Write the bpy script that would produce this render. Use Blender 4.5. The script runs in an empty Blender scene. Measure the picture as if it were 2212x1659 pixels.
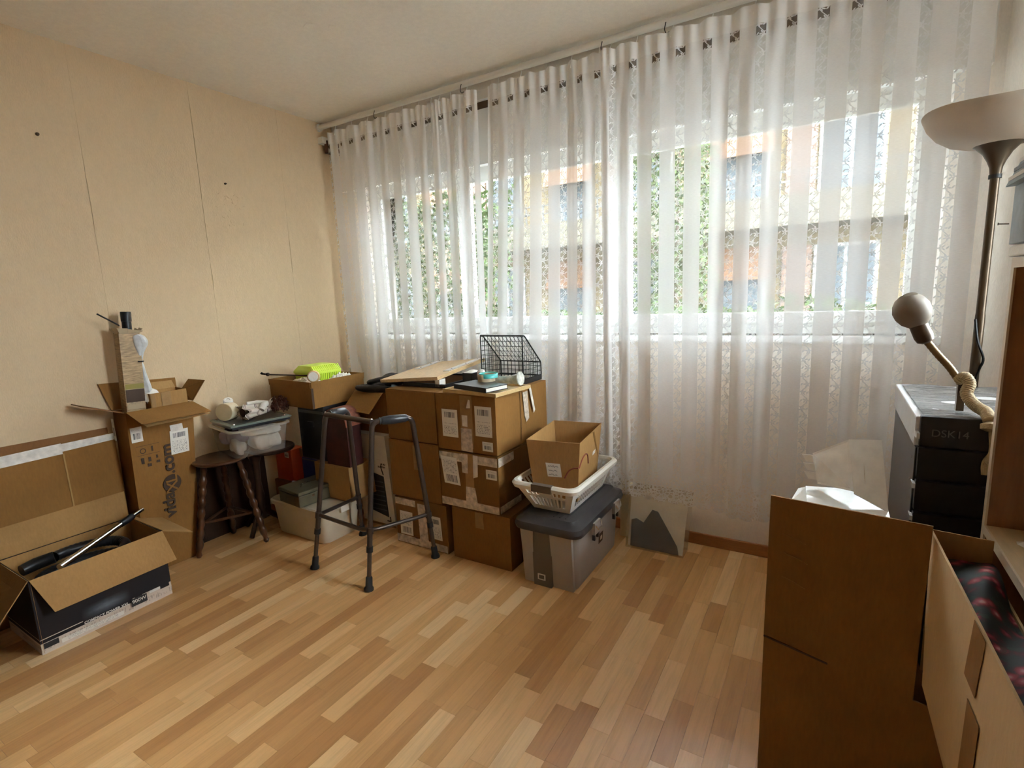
import bpy, bmesh, math, random
from mathutils import Vector as V, Matrix as M
random.seed(7)
PI = math.pi
scene = bpy.context.scene
COL = scene.collection

# ------------------------------------------------------------------ camera
cam_d = bpy.data.cameras.new('camera')
cam = bpy.data.objects.new('camera', cam_d); COL.objects.link(cam)
YAW, PITCH, ROLL = 0.549493, -0.165051, -0.0403049
fw = V((-math.sin(YAW)*math.cos(PITCH), math.cos(YAW)*math.cos(PITCH), math.sin(PITCH)))
rt = V((math.cos(YAW), math.sin(YAW), 0)); up = rt.cross(fw)
r2 = rt*math.cos(ROLL) + up*math.sin(ROLL); u2 = -rt*math.sin(ROLL) + up*math.cos(ROLL)
mw = M.Identity(4)
for i in range(3):
    mw[i][0] = r2[i]; mw[i][1] = u2[i]; mw[i][2] = -fw[i]
mw.translation = V((3.044, -2.6995, 1.3235))
cam.matrix_world = mw
cam_d.sensor_fit = 'HORIZONTAL'; cam_d.sensor_width = 36.0
cam_d.lens = 1128.845*36/2212
cam_d.clip_start = 0.02; cam_d.clip_end = 200
scene.camera = cam

# ------------------------------------------------------------------ sky, sun, exposure
world = bpy.data.worlds.new('sky'); scene.world = world; world.use_nodes = True
wb = world.node_tree.nodes['Background']
wb.inputs['Color'].default_value = (0.86, 0.93, 1.0, 1); wb.inputs['Strength'].default_value = 11.0
sun_d = bpy.data.lights.new('sun', 'SUN'); sun_d.energy = 1.5; sun_d.angle = math.radians(1.0); sun_d.color = (1, .93, .8)
sun = bpy.data.objects.new('sun', sun_d); COL.objects.link(sun)
sun.location = (0, -6, 12); sun.rotation_euler = (math.radians(48), 0, math.radians(-25))
vs = scene.view_settings
vs.view_transform = 'Standard'; vs.look = 'None'; vs.gamma = 1.0; vs.use_curve_mapping = False
vs.exposure = 1.95
scene.cycles.transparent_max_bounces = 32
scene.cycles.max_bounces = 14; scene.cycles.diffuse_bounces = 8; scene.cycles.transmission_bounces = 12
scene.cycles.sample_clamp_indirect = 8.0

# ------------------------------------------------------------------ materials
def new_mat(name):
    m = bpy.data.materials.new(name); m.use_nodes = True
    nt = m.node_tree; b = nt.nodes['Principled BSDF']
    return m, nt, b
class NT:
    """small helper to wire shader nodes"""
    def __init__(s, nt): s.nt = nt
    def n(s, t, **k):
        o = s.nt.nodes.new(t)
        for a, b in k.items(): setattr(o, a, b)
        return o
    def l(s, a, b): s.nt.links.new(a, b)
    def put(s, inp, v):
        if isinstance(v, bpy.types.NodeSocket): s.l(v, inp)
        else: inp.default_value = v
    def m(s, op, a, b=None, c=None, clamp=False):
        o = s.n('ShaderNodeMath', operation=op, use_clamp=clamp); s.put(o.inputs[0], a)
        if b is not None: s.put(o.inputs[1], b)
        if c is not None: s.put(o.inputs[2], c)
        return o.outputs[0]
    def mix(s, f, a, b):
        o = s.n('ShaderNodeMix', data_type='RGBA'); s.put(o.inputs[0], f)
        s.put(o.inputs[6], a if isinstance(a, bpy.types.NodeSocket) else (*a[:3], 1)); s.put(o.inputs[7], b if isinstance(b, bpy.types.NodeSocket) else (*b[:3], 1))
        return o.outputs[2]
    def noise(s, vec, scale, detail=3, rough=.55, out=0):
        o = s.n('ShaderNodeTexNoise'); o.inputs['Scale'].default_value = scale; o.inputs['Detail'].default_value = detail
        o.inputs['Roughness'].default_value = rough
        if vec is not None: s.l(vec, o.inputs['Vector'])
        return o.outputs[out]
    def pos(s, stretch=(1, 1, 1), off=None):
        g = s.n('ShaderNodeNewGeometry').outputs['Position']
        mp = s.n('ShaderNodeMapping'); mp.inputs['Scale'].default_value = stretch; s.l(g, mp.inputs['Vector'])
        if off is not None: s.l(off, mp.inputs['Location'])
        return mp.outputs[0]
    def ramp(s, f, stops):
        o = s.n('ShaderNodeValToRGB'); s.l(f, o.inputs[0]); e = o.color_ramp.elements
        while len(e) > 1: e.remove(e[-1])
        e[0].position = stops[0][0]; e[0].color = (*stops[0][1], 1)
        for p, c in stops[1:]:
            x = e.new(p); x.color = (*c, 1)
        return o.outputs[0]
    def sep(s, v):
        o = s.n('ShaderNodeSeparateXYZ'); s.l(v, o.inputs[0]); return o.outputs
    def comb(s, x, y, z):
        o = s.n('ShaderNodeCombineXYZ'); s.put(o.inputs[0], x); s.put(o.inputs[1], y); s.put(o.inputs[2], z); return o.outputs[0]
    def bump(s, h, strength=.3, dist=.01):
        o = s.n('ShaderNodeBump'); o.inputs['Strength'].default_value = strength; o.inputs['Distance'].default_value = dist
        s.l(h, o.inputs['Height']); return o.outputs[0]

def mat(name, col, rough=.6, var=.0, vscale=8, bump=0.0, bscale=180, metal=0, stretch=(1, 1, 1), alpha=1, trans=0, spec=.5, ior=1.45):
    m, nt, b = new_mat(name); k = NT(nt)
    b.inputs['Roughness'].default_value = rough; b.inputs['Metallic'].default_value = metal
    b.inputs['Specular IOR Level'].default_value = spec; b.inputs['IOR'].default_value = ior
    b.inputs['Transmission Weight'].default_value = trans; b.inputs['Alpha'].default_value = alpha
    if var > 0:
        f = k.noise(k.pos(stretch), vscale, 4)
        lo = tuple(max(0, c*(1-var)) for c in col); hi = tuple(min(1, c*(1+var)) for c in col)
        k.l(k.ramp(f, [(.3, lo), (.7, hi)]), b.inputs['Base Color'])
    else: b.inputs['Base Color'].default_value = (*col, 1)
    if bump > 0:
        k.l(k.bump(k.noise(k.pos(stretch), bscale, 2), bump, .004), b.inputs['Normal'])
    return m

def cardboard(name, col, dark=.12, rib=(1, 1, 1)):
    m, nt, b = new_mat(name); k = NT(nt)
    f1 = k.noise(k.pos(), 5, 4); f2 = k.noise(k.pos((1, 1, .25)), 130, 3)
    f = k.m('ADD', k.m('MULTIPLY', f1, .6), k.m('MULTIPLY', f2, .4))
    lo = tuple(c*(1-dark) for c in col); hi = tuple(min(1, c*(1+dark)) for c in col)
    k.l(k.ramp(f, [(.35, lo), (.65, hi)]), b.inputs['Base Color'])
    b.inputs['Roughness'].default_value = .82; b.inputs['Specular IOR Level'].default_value = .25
    k.l(k.bump(k.m('ADD', f2, k.m('MULTIPLY', f1, 2)), .12, .004), b.inputs['Normal'])
    return m

MT = {}
MT['card'] = cardboard('cardboard', (.26, .125, .033))
MT['card2'] = cardboard('cardboard_ochre', (.25, .122, .032))
MT['card3'] = cardboard('cardboard_dark', (.22, .106, .026))
MT['card_pale'] = cardboard('cardboard_pale', (.40, .235, .09))
MT['card_brown'] = cardboard('cardboard_red_brown', (.24, .11, .04))
MT['card_in'] = cardboard('cardboard_inside', (.38, .21, .075))
MT['beige'] = cardboard('beige_board', (.52, .36, .19), .06)
MT['tape_brown'] = mat('brown_packing_tape', (.33, .19, .075), .28, .12, 30)
MT['tape_clear'] = mat('wrinkled_clear_tape', (.60, .50, .40), .22, .35, 45, .5, 90)
MT['tape_white'] = mat('white_tape', (.72, .66, .60), .4, .2, 30, .4, 60)
MT['black_metal'] = mat('black_wire', (.012, .012, .013), .4)
MT['walker'] = mat('bronze_anodised_metal', (.085, .064, .052), .32, metal=.6)
MT['rubber'] = mat('black_rubber', (.015, .014, .013), .6)
MT['grip'] = mat('grey_vinyl_grip', (.035, .035, .038), .32)
MT['white_paint'] = mat('white_paint', (.80, .77, .71), .35)
MT['white_pvc'] = mat('white_window_frame', (.84, .84, .82), .3)
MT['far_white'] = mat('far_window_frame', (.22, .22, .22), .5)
MT['white_plastic'] = mat('white_plastic', (.80, .76, .68), .35)
MT['bin_plastic'] = mat('milky_plastic', (.62, .55, .42), .4, .06, 12)
MT['grey_plastic'] = mat('grey_plastic', (.40, .36, .33), .42, .05, 10, .15, 300)
MT['dark_plastic'] = mat('charcoal_plastic', (.055, .052, .055), .35, .1, 20, .1, 300)
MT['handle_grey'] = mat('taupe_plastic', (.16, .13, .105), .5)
MT['steel'] = mat('bright_steel', (.75, .74, .72), .18, metal=1)
MT['alu'] = mat('aluminium_strip', (.72, .70, .66), .35, .1, 60, metal=.6)
MT['cash'] = mat('green_grey_enamel', (.115, .105, .062), .38, .12, 25)
MT['black'] = mat('black_plastic', (.012, .012, .014), .38)
MT['black_satin'] = mat('black_laminate', (.02, .02, .024), .3)
MT['blackcloth'] = mat('black_leather', (.02, .02, .022), .5, .3, 40, .6, 60)
MT['lid_grey'] = mat('silver_grey_lacquer', (.60, .60, .60), .25, .05, 20)
MT['foil'] = mat('wrinkled_plastic_wrap', (.17, .165, .16), .16, .5, 14, .9, 26, stretch=(1, 5, 1))
MT['oak'] = mat('pale_wood', (.62, .43, .20), .45, .2, 20, .1, 80, stretch=(1, 14, 14))
MT['board_wood'] = mat('plywood', (.58, .40, .20), .5, .18, 16, .1, 80, stretch=(12, 1.5, 12))
MT['dark_wood'] = mat('dark_turned_wood', (.032, .013, .006), .32, .3, 30)
MT['stool_wood'] = mat('stained_stool_wood', (.075, .030, .012), .28, .3, 30)
MT['book_wood'] = mat('brown_laminate', (.28, .13, .055), .35, .2, 12, stretch=(4, 4, .6))
MT['book_edge'] = mat('pale_edge_banding', (.62, .50, .36), .4)
MT['shelf_wood'] = mat('pale_shelf_laminate', (.56, .40, .22), .4, .1, 12, stretch=(8, 1, 8))
MT['base_wood'] = mat('brown_skirting_wood', (.40, .17, .055), .35, .15, 20, stretch=(1, 10, 10))
MT['orange'] = mat('orange_carton', (.62, .10, .025), .35)
MT['blue'] = mat('dark_blue_carton', (.03, .035, .16), .35)
MT['maroon'] = mat('maroon_leatherette', (.055, .014, .012), .45, .25, 20)
MT['maroon_edge'] = mat('red_brown_trim', (.27, .09, .055), .5, .4, 50)
MT['lime'] = mat('lime_plastic', (.62, .80, .07), .3)
MT['cream'] = mat('cream_plastic', (.72, .62, .43), .45)
MT['cream_dark'] = mat('cream_disc', (.60, .48, .28), .5, .08, 15)
MT['white_china'] = mat('white_china', (.85, .82, .76), .2)
MT['paper'] = mat('white_paper', (.80, .77, .70), .6, .05, 20, .3, 60)
MT['hair'] = mat('auburn_hair', (.075, .022, .010), .5, .5, 60)
MT['brown_cloth'] = mat('brown_cloth', (.06, .022, .012), .8)
MT['skin'] = mat('doll_skin', (.70, .45, .32), .5)
MT['teal'] = mat('teal_plastic', (.09, .50, .45), .4)
MT['kraft'] = mat('kraft_tape_core', (.50, .40, .26), .5)
MT['clearpvc'] = mat('grey_clear_plastic', (.55, .54, .47), .12, .45, 30, .5, 50)
MT['bag'] = mat('grey_plastic_bag', (.55, .56, .57), .3, .15, 30, .6, 40)
MT['rope'] = mat('cream_rope', (.42, .33, .19), .8, .2, 90, .8, 160)
MT['flex'] = mat('brass_flex', (.16, .11, .05), .45, metal=.5)
MT['bronze'] = mat('dark_bronze', (.085, .058, .035), .35, metal=.6)
MT['bronze_light'] = mat('bronze_socket', (.09, .065, .045), .35, metal=.4)
MT['light_blue'] = mat('light_blue_fabric', (.42, .49, .54), .8, .08, 30)
MT['cloth_white'] = mat('white_cloth', (.76, .73, .67), .85, .12, 14, .5, 30)
MT['cloth_grey'] = mat('grey_cloth', (.42, .38, .33), .85, .25, 12, .5, 30)
MT['cloth_mauve'] = mat('mauve_cloth', (.24, .14, .17), .85, .25, 12)
MT['cloth_green'] = mat('green_cloth', (.16, .22, .12), .85)
MT['print_dark'] = mat('dark_print', (.06, .032, .018), .7)
MT['print_black'] = mat('black_print', (.018, .016, .018), .4)
MT['print_red'] = mat('rust_red_print', (.22, .05, .03), .7)
MT['print_white'] = mat('white_print', (.78, .74, .68), .5)
MT['print_grey'] = mat('grey_print', (.12, .12, .125), .5)
MT['carton_white'] = mat('white_carton', (.78, .73, .66), .4, .05, 12)
MT['plug'] = mat('brown_wall_plug', (.10, .06, .03), .6)
MT['hose'] = mat('black_hose', (.016, .016, .018), .3)
MT['stucco'] = mat('cream_stucco', (.105, .08, .045), .9, .06, 2)
MT['stucco_lt'] = mat('pale_stucco', (.085, .075, .055), .9, .05, 2)
MT['awning'] = mat('orange_blind', (.13, .066, .034), .8)
MT['shutter_pink'] = mat('pink_brown_shutter', (.13, .08, .06), .7)
MT['dark_glass'] = mat('dark_window_glass', (.06, .07, .08), .45, spec=.2)
MT['rail_metal'] = mat('dark_railing', (.08, .08, .08), .5)
MT['ground'] = mat('pale_paving', (.16, .15, .13), .9, .1, 2)
MT['leaf'] = mat('hedge_leaf', (.04, .062, .020), .6, .5, 30, spec=.15)
MT['leaf_lt'] = mat('young_leaf', (.052, .072, .026), .6, .4, 30, spec=.15)
MT['bark'] = mat('bark', (.10, .07, .05), .9)

def label_mat(name, seed, paper=(.80, .76, .69), ink=(.05, .045, .05), bars=((.68, .88),), lines=((.06, .55),)):
    """flat print: barcode bands and rows of small type, in the plate's own UV"""
    m, nt, b = new_mat(name); k = NT(nt)
    uv = k.n('ShaderNodeUVMap').outputs[0]; x, y, z = k.sep(uv)
    tot = None
    for lo, hi in bars:
        nz = k.noise(k.comb(k.m('MULTIPLY', x, 1.0), seed*.37, 0), 46, 1)
        ink_f = k.m('GREATER_THAN', nz, .49)
        band = k.m('MULTIPLY', k.m('GREATER_THAN', y, lo), k.m('LESS_THAN', y, hi))
        inx = k.m('MULTIPLY', k.m('GREATER_THAN', x, .16), k.m('LESS_THAN', x, .84))
        f = k.m('MULTIPLY', ink_f, k.m('MULTIPLY', band, inx)); tot = f if tot is None else k.m('MAXIMUM', tot, f)
    for lo, hi in lines:
        row = k.m('LESS_THAN', k.m('FRACT', k.m('MULTIPLY', y, 19)), .5)
        rid = k.m('FLOOR', k.m('MULTIPLY', y, 19))
        nz = k.noise(k.comb(k.m('MULTIPLY', x, 9), k.m('ADD', k.m('MULTIPLY', rid, 3.7), seed), 0), 3.4, 2)
        band = k.m('MULTIPLY', k.m('GREATER_THAN', y, lo), k.m('LESS_THAN', y, hi))
        inx = k.m('MULTIPLY', k.m('GREATER_THAN', x, .09), k.m('LESS_THAN', x, .9))
        f = k.m('MULTIPLY', k.m('MULTIPLY', row, k.m('GREATER_THAN', nz, .53)), k.m('MULTIPLY', band, inx))
        f = k.m('MULTIPLY', f, .8); tot = f if tot is None else k.m('MAXIMUM', tot, f)
    k.l(k.mix(tot, paper, ink), b.inputs['Base Color']); b.inputs['Roughness'].default_value = .5
    return m
MT['label1'] = label_mat('shipping_label_print', 1)
MT['label2'] = label_mat('shipping_label_print_b', 5, bars=((.70, .90),), lines=((.10, .40), (.45, .52)))
MT['label3'] = label_mat('shipping_label_print_c', 9, bars=((.08, .34),), lines=((.42, .9),))
MT['label4'] = label_mat('barcode_sticker_print', 12, bars=((.2, .6),), lines=((.7, .9),))
MT['label_tube'] = label_mat('tube_carton_print', 3, paper=(.42, .31, .18), ink=(.06, .04, .03), bars=(), lines=((.23, .45),))
MT['lines_small'] = label_mat('small_print_rows', 21, paper=(.78, .73, .66), ink=(.10, .08, .07), bars=(), lines=((.02, .98),))

# wallpaper / ceiling
def wall_mat(name, col, bump=.25):
    m, nt, b = new_mat(name); k = NT(nt)
    big = k.noise(k.pos(), .9, 3); fine = k.noise(k.pos((1, 1, .35)), 210, 2); mid = k.noise(k.pos((1, 1, .5)), 40, 2)
    f = k.m('ADD', k.m('MULTIPLY', big, .5), k.m('ADD', k.m('MULTIPLY', mid, .22), k.m('MULTIPLY', fine, .28)))
    lo = tuple(c*.93 for c in col); hi = tuple(min(1, c*1.06) for c in col)
    k.l(k.ramp(f, [(.38, lo), (.62, hi)]), b.inputs['Base Color'])
    b.inputs['Roughness'].default_value = .85; b.inputs['Specular IOR Level'].default_value = .2
    k.l(k.bump(k.m('ADD', fine, mid), bump, .003), b.inputs['Normal'])
    return m
MT['wallpaper'] = wall_mat('embossed_cream_wallpaper', (.665, .505, .325))
MT['wall_plain'] = wall_mat('cream_wall_paint', (.90, .85, .79), .15)
MT['wall_right'] = wall_mat('pale_wallpaper', (.90, .84, .76), .2)
MT['ceiling'] = wall_mat('ceiling_paint', (.91, .86, .77), .08)
MT['seam_dark'] = mat('old_plaster', (.52, .40, .24), .9)

# laminate strips
def plank_mat(name, island):
    m, nt, b = new_mat(name); k = NT(nt)
    if island: rnd = k.n('ShaderNodeNewGeometry').outputs['Random Per Island']
    else: rnd = k.n('ShaderNodeObjectInfo').outputs['Random']
    off = k.comb(k.m('MULTIPLY', rnd, 37.0), k.m('MULTIPLY', rnd, 91.0), 0)
    p = k.pos((34, 2.6, 1), off); p2 = k.pos((150, 7, 1), off)
    g1 = k.noise(p, 1.0, 4, .6); g2 = k.noise(p2, 1.0, 3)
    base = k.ramp(rnd, [(0, (.55, .275, .10)), (.3, (.68, .38, .15)), (.62, (.78, .46, .195)), (.85, (.86, .55, .26)), (1, (.92, .65, .35))])
    g = k.m('ADD', k.m('MULTIPLY', g1, .65), k.m('MULTIPLY', g2, .35))
    fac = k.ramp(g, [(.3, (.80, .78, .74)), (.55, (1, 1, 1)), (.75, (1.0, 1.0, 1.0))])
    mx = k.n('ShaderNodeMix', data_type='RGBA', blend_type='MULTIPLY'); mx.inputs[0].default_value = 1
    k.l(base, mx.inputs[6]); k.l(fac, mx.inputs[7]); k.l(mx.outputs[2], b.inputs['Base Color'])
    b.inputs['Roughness'].default_value = .30; b.inputs['Specular IOR Level'].default_value = .5
    k.l(k.bump(g2, .05, .002), b.inputs['Normal'])
    return m
MT['plank'] = plank_mat('beech_laminate_strip', False)
MT['plank_rest'] = plank_mat('beech_laminate_far', True)

# glass pane: clear sheet with a faint reflection
def glass_mat(name, tint=(1, 1, 1), refl=.12):
    m, nt, b = new_mat(name); k = NT(nt); nt.nodes.remove(b)
    t = k.n('ShaderNodeBsdfTransparent'); t.inputs[0].default_value = (*tint, 1)
    g = k.n('ShaderNodeBsdfGlossy'); g.inputs['Roughness'].default_value = .02
    lw = k.n('ShaderNodeFresnel'); lw.inputs[0].default_value = 1.45
    ms = k.n('ShaderNodeMixShader'); k.l(lw.outputs[0], ms.inputs[0]); k.l(t.outputs[0], ms.inputs[1]); k.l(g.outputs[0], ms.inputs[2])
    k.l(ms.outputs[0], nt.nodes['Material Output'].inputs[0])
    return m
MT['glass'] = glass_mat('window_glass', (.96, .98, .97))
def frosted(name, col, clear, transl, rough=.35):
    m, nt, b = new_mat(name); k = NT(nt)
    b.inputs['Base Color'].default_value = (*col, 1); b.inputs['Roughness'].default_value = rough
    tl = k.n('ShaderNodeBsdfTranslucent'); tl.inputs[0].default_value = (*col, 1)
    tp = k.n('ShaderNodeBsdfTransparent'); tp.inputs[0].default_value = (*col, 1)
    a = k.n('ShaderNodeMixShader'); a.inputs[0].default_value = transl; k.l(b.outputs[0], a.inputs[1]); k.l(tl.outputs[0], a.inputs[2])
    c = k.n('ShaderNodeMixShader'); c.inputs[0].default_value = clear; k.l(a.outputs[0], c.inputs[1]); k.l(tp.outputs[0], c.inputs[2])
    k.l(c.outputs[0], nt.nodes['Material Output'].inputs[0])
    return m
MT['frost'] = frosted('frosted_polypropylene', (.92, .88, .80), .45, .45)
MT['case_frost'] = frosted('frosted_case_plastic', (.96, .93, .87), .80, .5, .6)
MT['tub_clear'] = frosted('clear_tub_plastic', (.90, .88, .85), .78, .2, .12)
MT['shade_glass'] = frosted('opal_glass', (.50, .41, .32), .0, .35, .35)
MT['shade_small'] = frosted('opal_glass_small', (.22, .175, .13), .0, .25, .55)

# sheer curtain with lace stripes and a lace border
CURT_H = 2.185; STRIPE_P = .113; STRIPE_W = .041
def curtain_mat():
    m, nt, b = new_mat('sheer_lace_curtain'); k = NT(nt); nt.nodes.remove(b)
    uv = k.n('ShaderNodeUVMap').outputs[0]; u, v, _ = k.sep(uv)
    ph = k.m('FRACT', k.m('DIVIDE', u, STRIPE_P)); su = k.m('MULTIPLY', ph, STRIPE_P)
    stripe = k.m('LESS_THAN', su, STRIPE_W)
    # flowers: one per .036 m, swapping sides, five petals
    CELL = .036
    row = k.m('FLOOR', k.m('DIVIDE', v, CELL)); lv = k.m('SUBTRACT', k.m('SUBTRACT', v, k.m('MULTIPLY', row, CELL)), CELL/2)
    side = k.m('SUBTRACT', k.m('MULTIPLY', k.m('MODULO', row, 2.0), 2.0), 1.0)
    lu = k.m('SUBTRACT', su, k.m('ADD', STRIPE_W/2, k.m('MULTIPLY', side, .0075)))
    rr = k.m('SQRT', k.m('ADD', k.m('MULTIPLY', lu, lu), k.m('MULTIPLY', lv, lv)))
    th = k.m('ARCTAN2', lv, lu)
    pet = k.m('ADD', .0088, k.m('MULTIPLY', .0052, k.m('COSINE', k.m('MULTIPLY', k.m('ADD', th, row), 5.0))))
    flower = k.m('MULTIPLY', k.m('LESS_THAN', rr, pet), k.m('GREATER_THAN', rr, .0018))
    # winding stem
    wave = k.m('MULTIPLY', .0125, k.m('SINE', k.m('MULTIPLY', v, 2*PI/(2*CELL))))
    stem = k.m('LESS_THAN', k.m('ABSOLUTE', k.m('ADD', k.m('SUBTRACT', su, STRIPE_W/2), wave)), .0021)
    # leaves opposite each flower
    la = k.m('SUBTRACT', su, k.m('SUBTRACT', STRIPE_W/2, k.m('MULTIPLY', side, .0125)))
    rot1 = k.m('ADD', la, lv); rot2 = k.m('SUBTRACT', la, lv)
    leaf = k.m('LESS_THAN', k.m('ADD', k.m('MULTIPLY', k.m('MULTIPLY', rot1, rot1), 9000.0), k.m('MULTIPLY', k.m('MULTIPLY', rot2, rot2), 52000.0)), .9)
    edge = k.m('LESS_THAN', k.m('MINIMUM', su, k.m('ABSOLUTE', k.m('SUBTRACT', su, STRIPE_W))), .0013)
    motif = k.m('MAXIMUM', k.m('MAXIMUM', flower, stem), k.m('MAXIMUM', leaf, edge))
    # lace border at the hem with a rounded upper edge under each sheer panel
    c = k.m('SUBTRACT', k.m('MULTIPLY', k.m('FRACT', k.m('DIVIDE', k.m('SUBTRACT', u, STRIPE_W), STRIPE_P)), 3.14), 1.0)
    arc = k.m('SQRT', k.m('MAXIMUM', k.m('SUBTRACT', 1.0, k.m('MULTIPLY', c, c)), 0.0))
    border_top = k.m('SUBTRACT', .16, k.m('MULTIPLY', arc, .05))
    border = k.m('LESS_THAN', v, border_top)
    vo = k.n('ShaderNodeTexVoronoi', feature='DISTANCE_TO_EDGE'); vo.inputs['Scale'].default_value = 62; k.l(uv, vo.inputs['Vector'])
    bm = k.m('LESS_THAN', vo.outputs['Distance'], .13)
    sc = k.m('FRACT', k.m('DIVIDE', u, .071)); sc = k.m('SUBTRACT', k.m('MULTIPLY', sc, 2.0), 1.0)
    hem = k.m('MULTIPLY', k.m('SQRT', k.m('MAXIMUM', k.m('SUBTRACT', 1.0, k.m('MULTIPLY', sc, sc)), 0.0)), .026)
    hv = k.m('ADD', v, hem)
    hemline = k.m('LESS_THAN', k.m('ABSOLUTE', k.m('SUBTRACT', hv, .034)), .0035)
    bord_m = k.m('MAXIMUM', bm, hemline)
    lace = k.m('MAXIMUM', stripe, border)
    pat = k.m('ADD', k.m('MULTIPLY', border, bord_m), k.m('MULTIPLY', k.m('SUBTRACT', 1.0, border), motif))
    # opacity: sheer ground, net, motif, heading tape
    weave = k.noise(k.comb(k.m('MULTIPLY', u, 60), k.m('MULTIPLY', v, 900), 0), 1.0, 2)
    sheer_o = k.m('ADD', .80, k.m('MULTIPLY', k.m('SUBTRACT', weave, .5), .22))
    net_o = k.m('ADD', .14, k.m('MULTIPLY', pat, .66))
    o = k.m('ADD', k.m('MULTIPLY', lace, net_o), k.m('MULTIPLY', k.m('SUBTRACT', 1.0, lace), sheer_o))
    head = k.m('GREATER_THAN', v, CURT_H-.075)
    o = k.m('MAXIMUM', o, k.m('MULTIPLY', head, .86), clamp=True)
    tp = k.n('ShaderNodeBsdfTransparent')
    df = k.n('ShaderNodeBsdfDiffuse'); df.inputs[0].default_value = (.96, .955, .955, 1)
    tl = k.n('ShaderNodeBsdfTranslucent'); tl.inputs[0].default_value = (.95, .945, .94, 1)
    a = k.n('ShaderNodeMixShader'); a.inputs[0].default_value = .09; k.l(df.outputs[0], a.inputs[1]); k.l(tl.outputs[0], a.inputs[2])
    c2 = k.n('ShaderNodeMixShader'); k.l(o, c2.inputs[0]); k.l(tp.outputs[0], c2.inputs[1]); k.l(a.outputs[0], c2.inputs[2])
    k.l(c2.outputs[0], nt.nodes['Material Output'].inputs[0])
    return m
MT['curtain'] = curtain_mat()

# floral cloth, striped cloth, vacuum-cleaner box print
def floral_mat():
    m, nt, b = new_mat('dark_red_floral_cloth'); k = NT(nt)
    p = k.pos((1, 1, 1)); n = k.noise(p, 9, 3, out=1)
    a = k.n('ShaderNodeTexVoronoi'); a.inputs['Scale'].default_value = 30; k.l(p, a.inputs['Vector'])
    d2 = k.noise(p, 60, 4)
    d = k.m('ADD', a.outputs['Distance'], k.m('MULTIPLY', k.m('SUBTRACT', d2, .5), .5))
    c1 = k.ramp(d, [(.05, (.60, .30, .28)), (.16, (.42, .07, .09)), (.28, (.22, .018, .025)), (.4, (.05, .012, .012)), (.6, (.018, .02, .016))])
    g = k.m('GREATER_THAN', k.noise(p, 34, 3), .58)
    k.l(k.mix(k.m('MULTIPLY', g, .7), c1, (.03, .045, .03)), b.inputs['Base Color']); b.inputs['Roughness'].default_value = .8
    return m
MT['floral'] = floral_mat()
def stripe_mat():
    m, nt, b = new_mat('striped_linen'); k = NT(nt)
    uv = k.n('ShaderNodeUVMap').outputs[0]; u, v, _ = k.sep(uv)
    f = k.m('FRACT', k.m('MULTIPLY', v, 3.0)); s1 = k.m('MULTIPLY', k.m('GREATER_THAN', f, .10), k.m('LESS_THAN', f, .17)); s2 = k.m('MULTIPLY', k.m('GREATER_THAN', f, .24), k.m('LESS_THAN', f, .28))
    k.l(k.mix(k.m('MAXIMUM', s1, s2), (.72, .64, .56), (.10, .045, .04)), b.inputs['Base Color']); b.inputs['Roughness'].default_value = .85
    return m
MT['stripe'] = stripe_mat()
def vac_mat():
    m, nt, b = new_mat('vacuum_box_print'); k = NT(nt)
    x, y, z = k.sep(k.pos())
    n = k.noise(k.pos((1, 6, 14)), 5, 3)
    blob = k.m('MULTIPLY', k.m('SUBTRACT', 1.0, k.m('MULTIPLY', k.m('ABSOLUTE', k.m('ADD', y, 1.86)), 11.0), clamp=True), k.m('SUBTRACT', 1.0, k.m('MULTIPLY', k.m('ABSOLUTE', k.m('SUBTRACT', z, .088)), 30.0), clamp=True), clamp=True)
    dark = k.mix(k.m('MULTIPLY', blob, k.m('ADD', n, .4)), (.020, .016, .018), (.16, .19, .22))
    wob = k.m('MULTIPLY', k.m('GREATER_THAN', y, -1.765), k.m('MULTIPLY', k.m('GREATER_THAN', k.noise(k.pos((1, 1, 0)), 26, 0), .47), .016))
    white = k.m('LESS_THAN', z, k.m('ADD', .046, wob))
    line = k.m('LESS_THAN', k.m('ABSOLUTE', k.m('SUBTRACT', z, .062)), .0016)
    line = k.m('MULTIPLY', line, k.m('LESS_THAN', y, -1.95))
    small = k.m('MULTIPLY', k.m('GREATER_THAN', k.noise(k.pos((1, 60, 10)), 3, 2), .56), k.m('LESS_THAN', k.m('ABSOLUTE', k.m('SUBTRACT', z, .026)), .011))
    wcol = k.mix(k.m('MULTIPLY', small, .45), (.66, .55, .46), (.2, .14, .11))
    c = k.mix(k.m('MAXIMUM', white, line), dark, wcol)
    k.l(c, b.inputs['Base Color']); b.inputs['Roughness'].default_value = .6; b.inputs['Specular IOR Level'].default_value = .25
    return m
MT['vac_print'] = vac_mat()
MT['tubeprint'] = mat('wood_grain_print', (.36, .24, .12), .45, .45, 10, stretch=(3, 3, 22))

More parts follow.
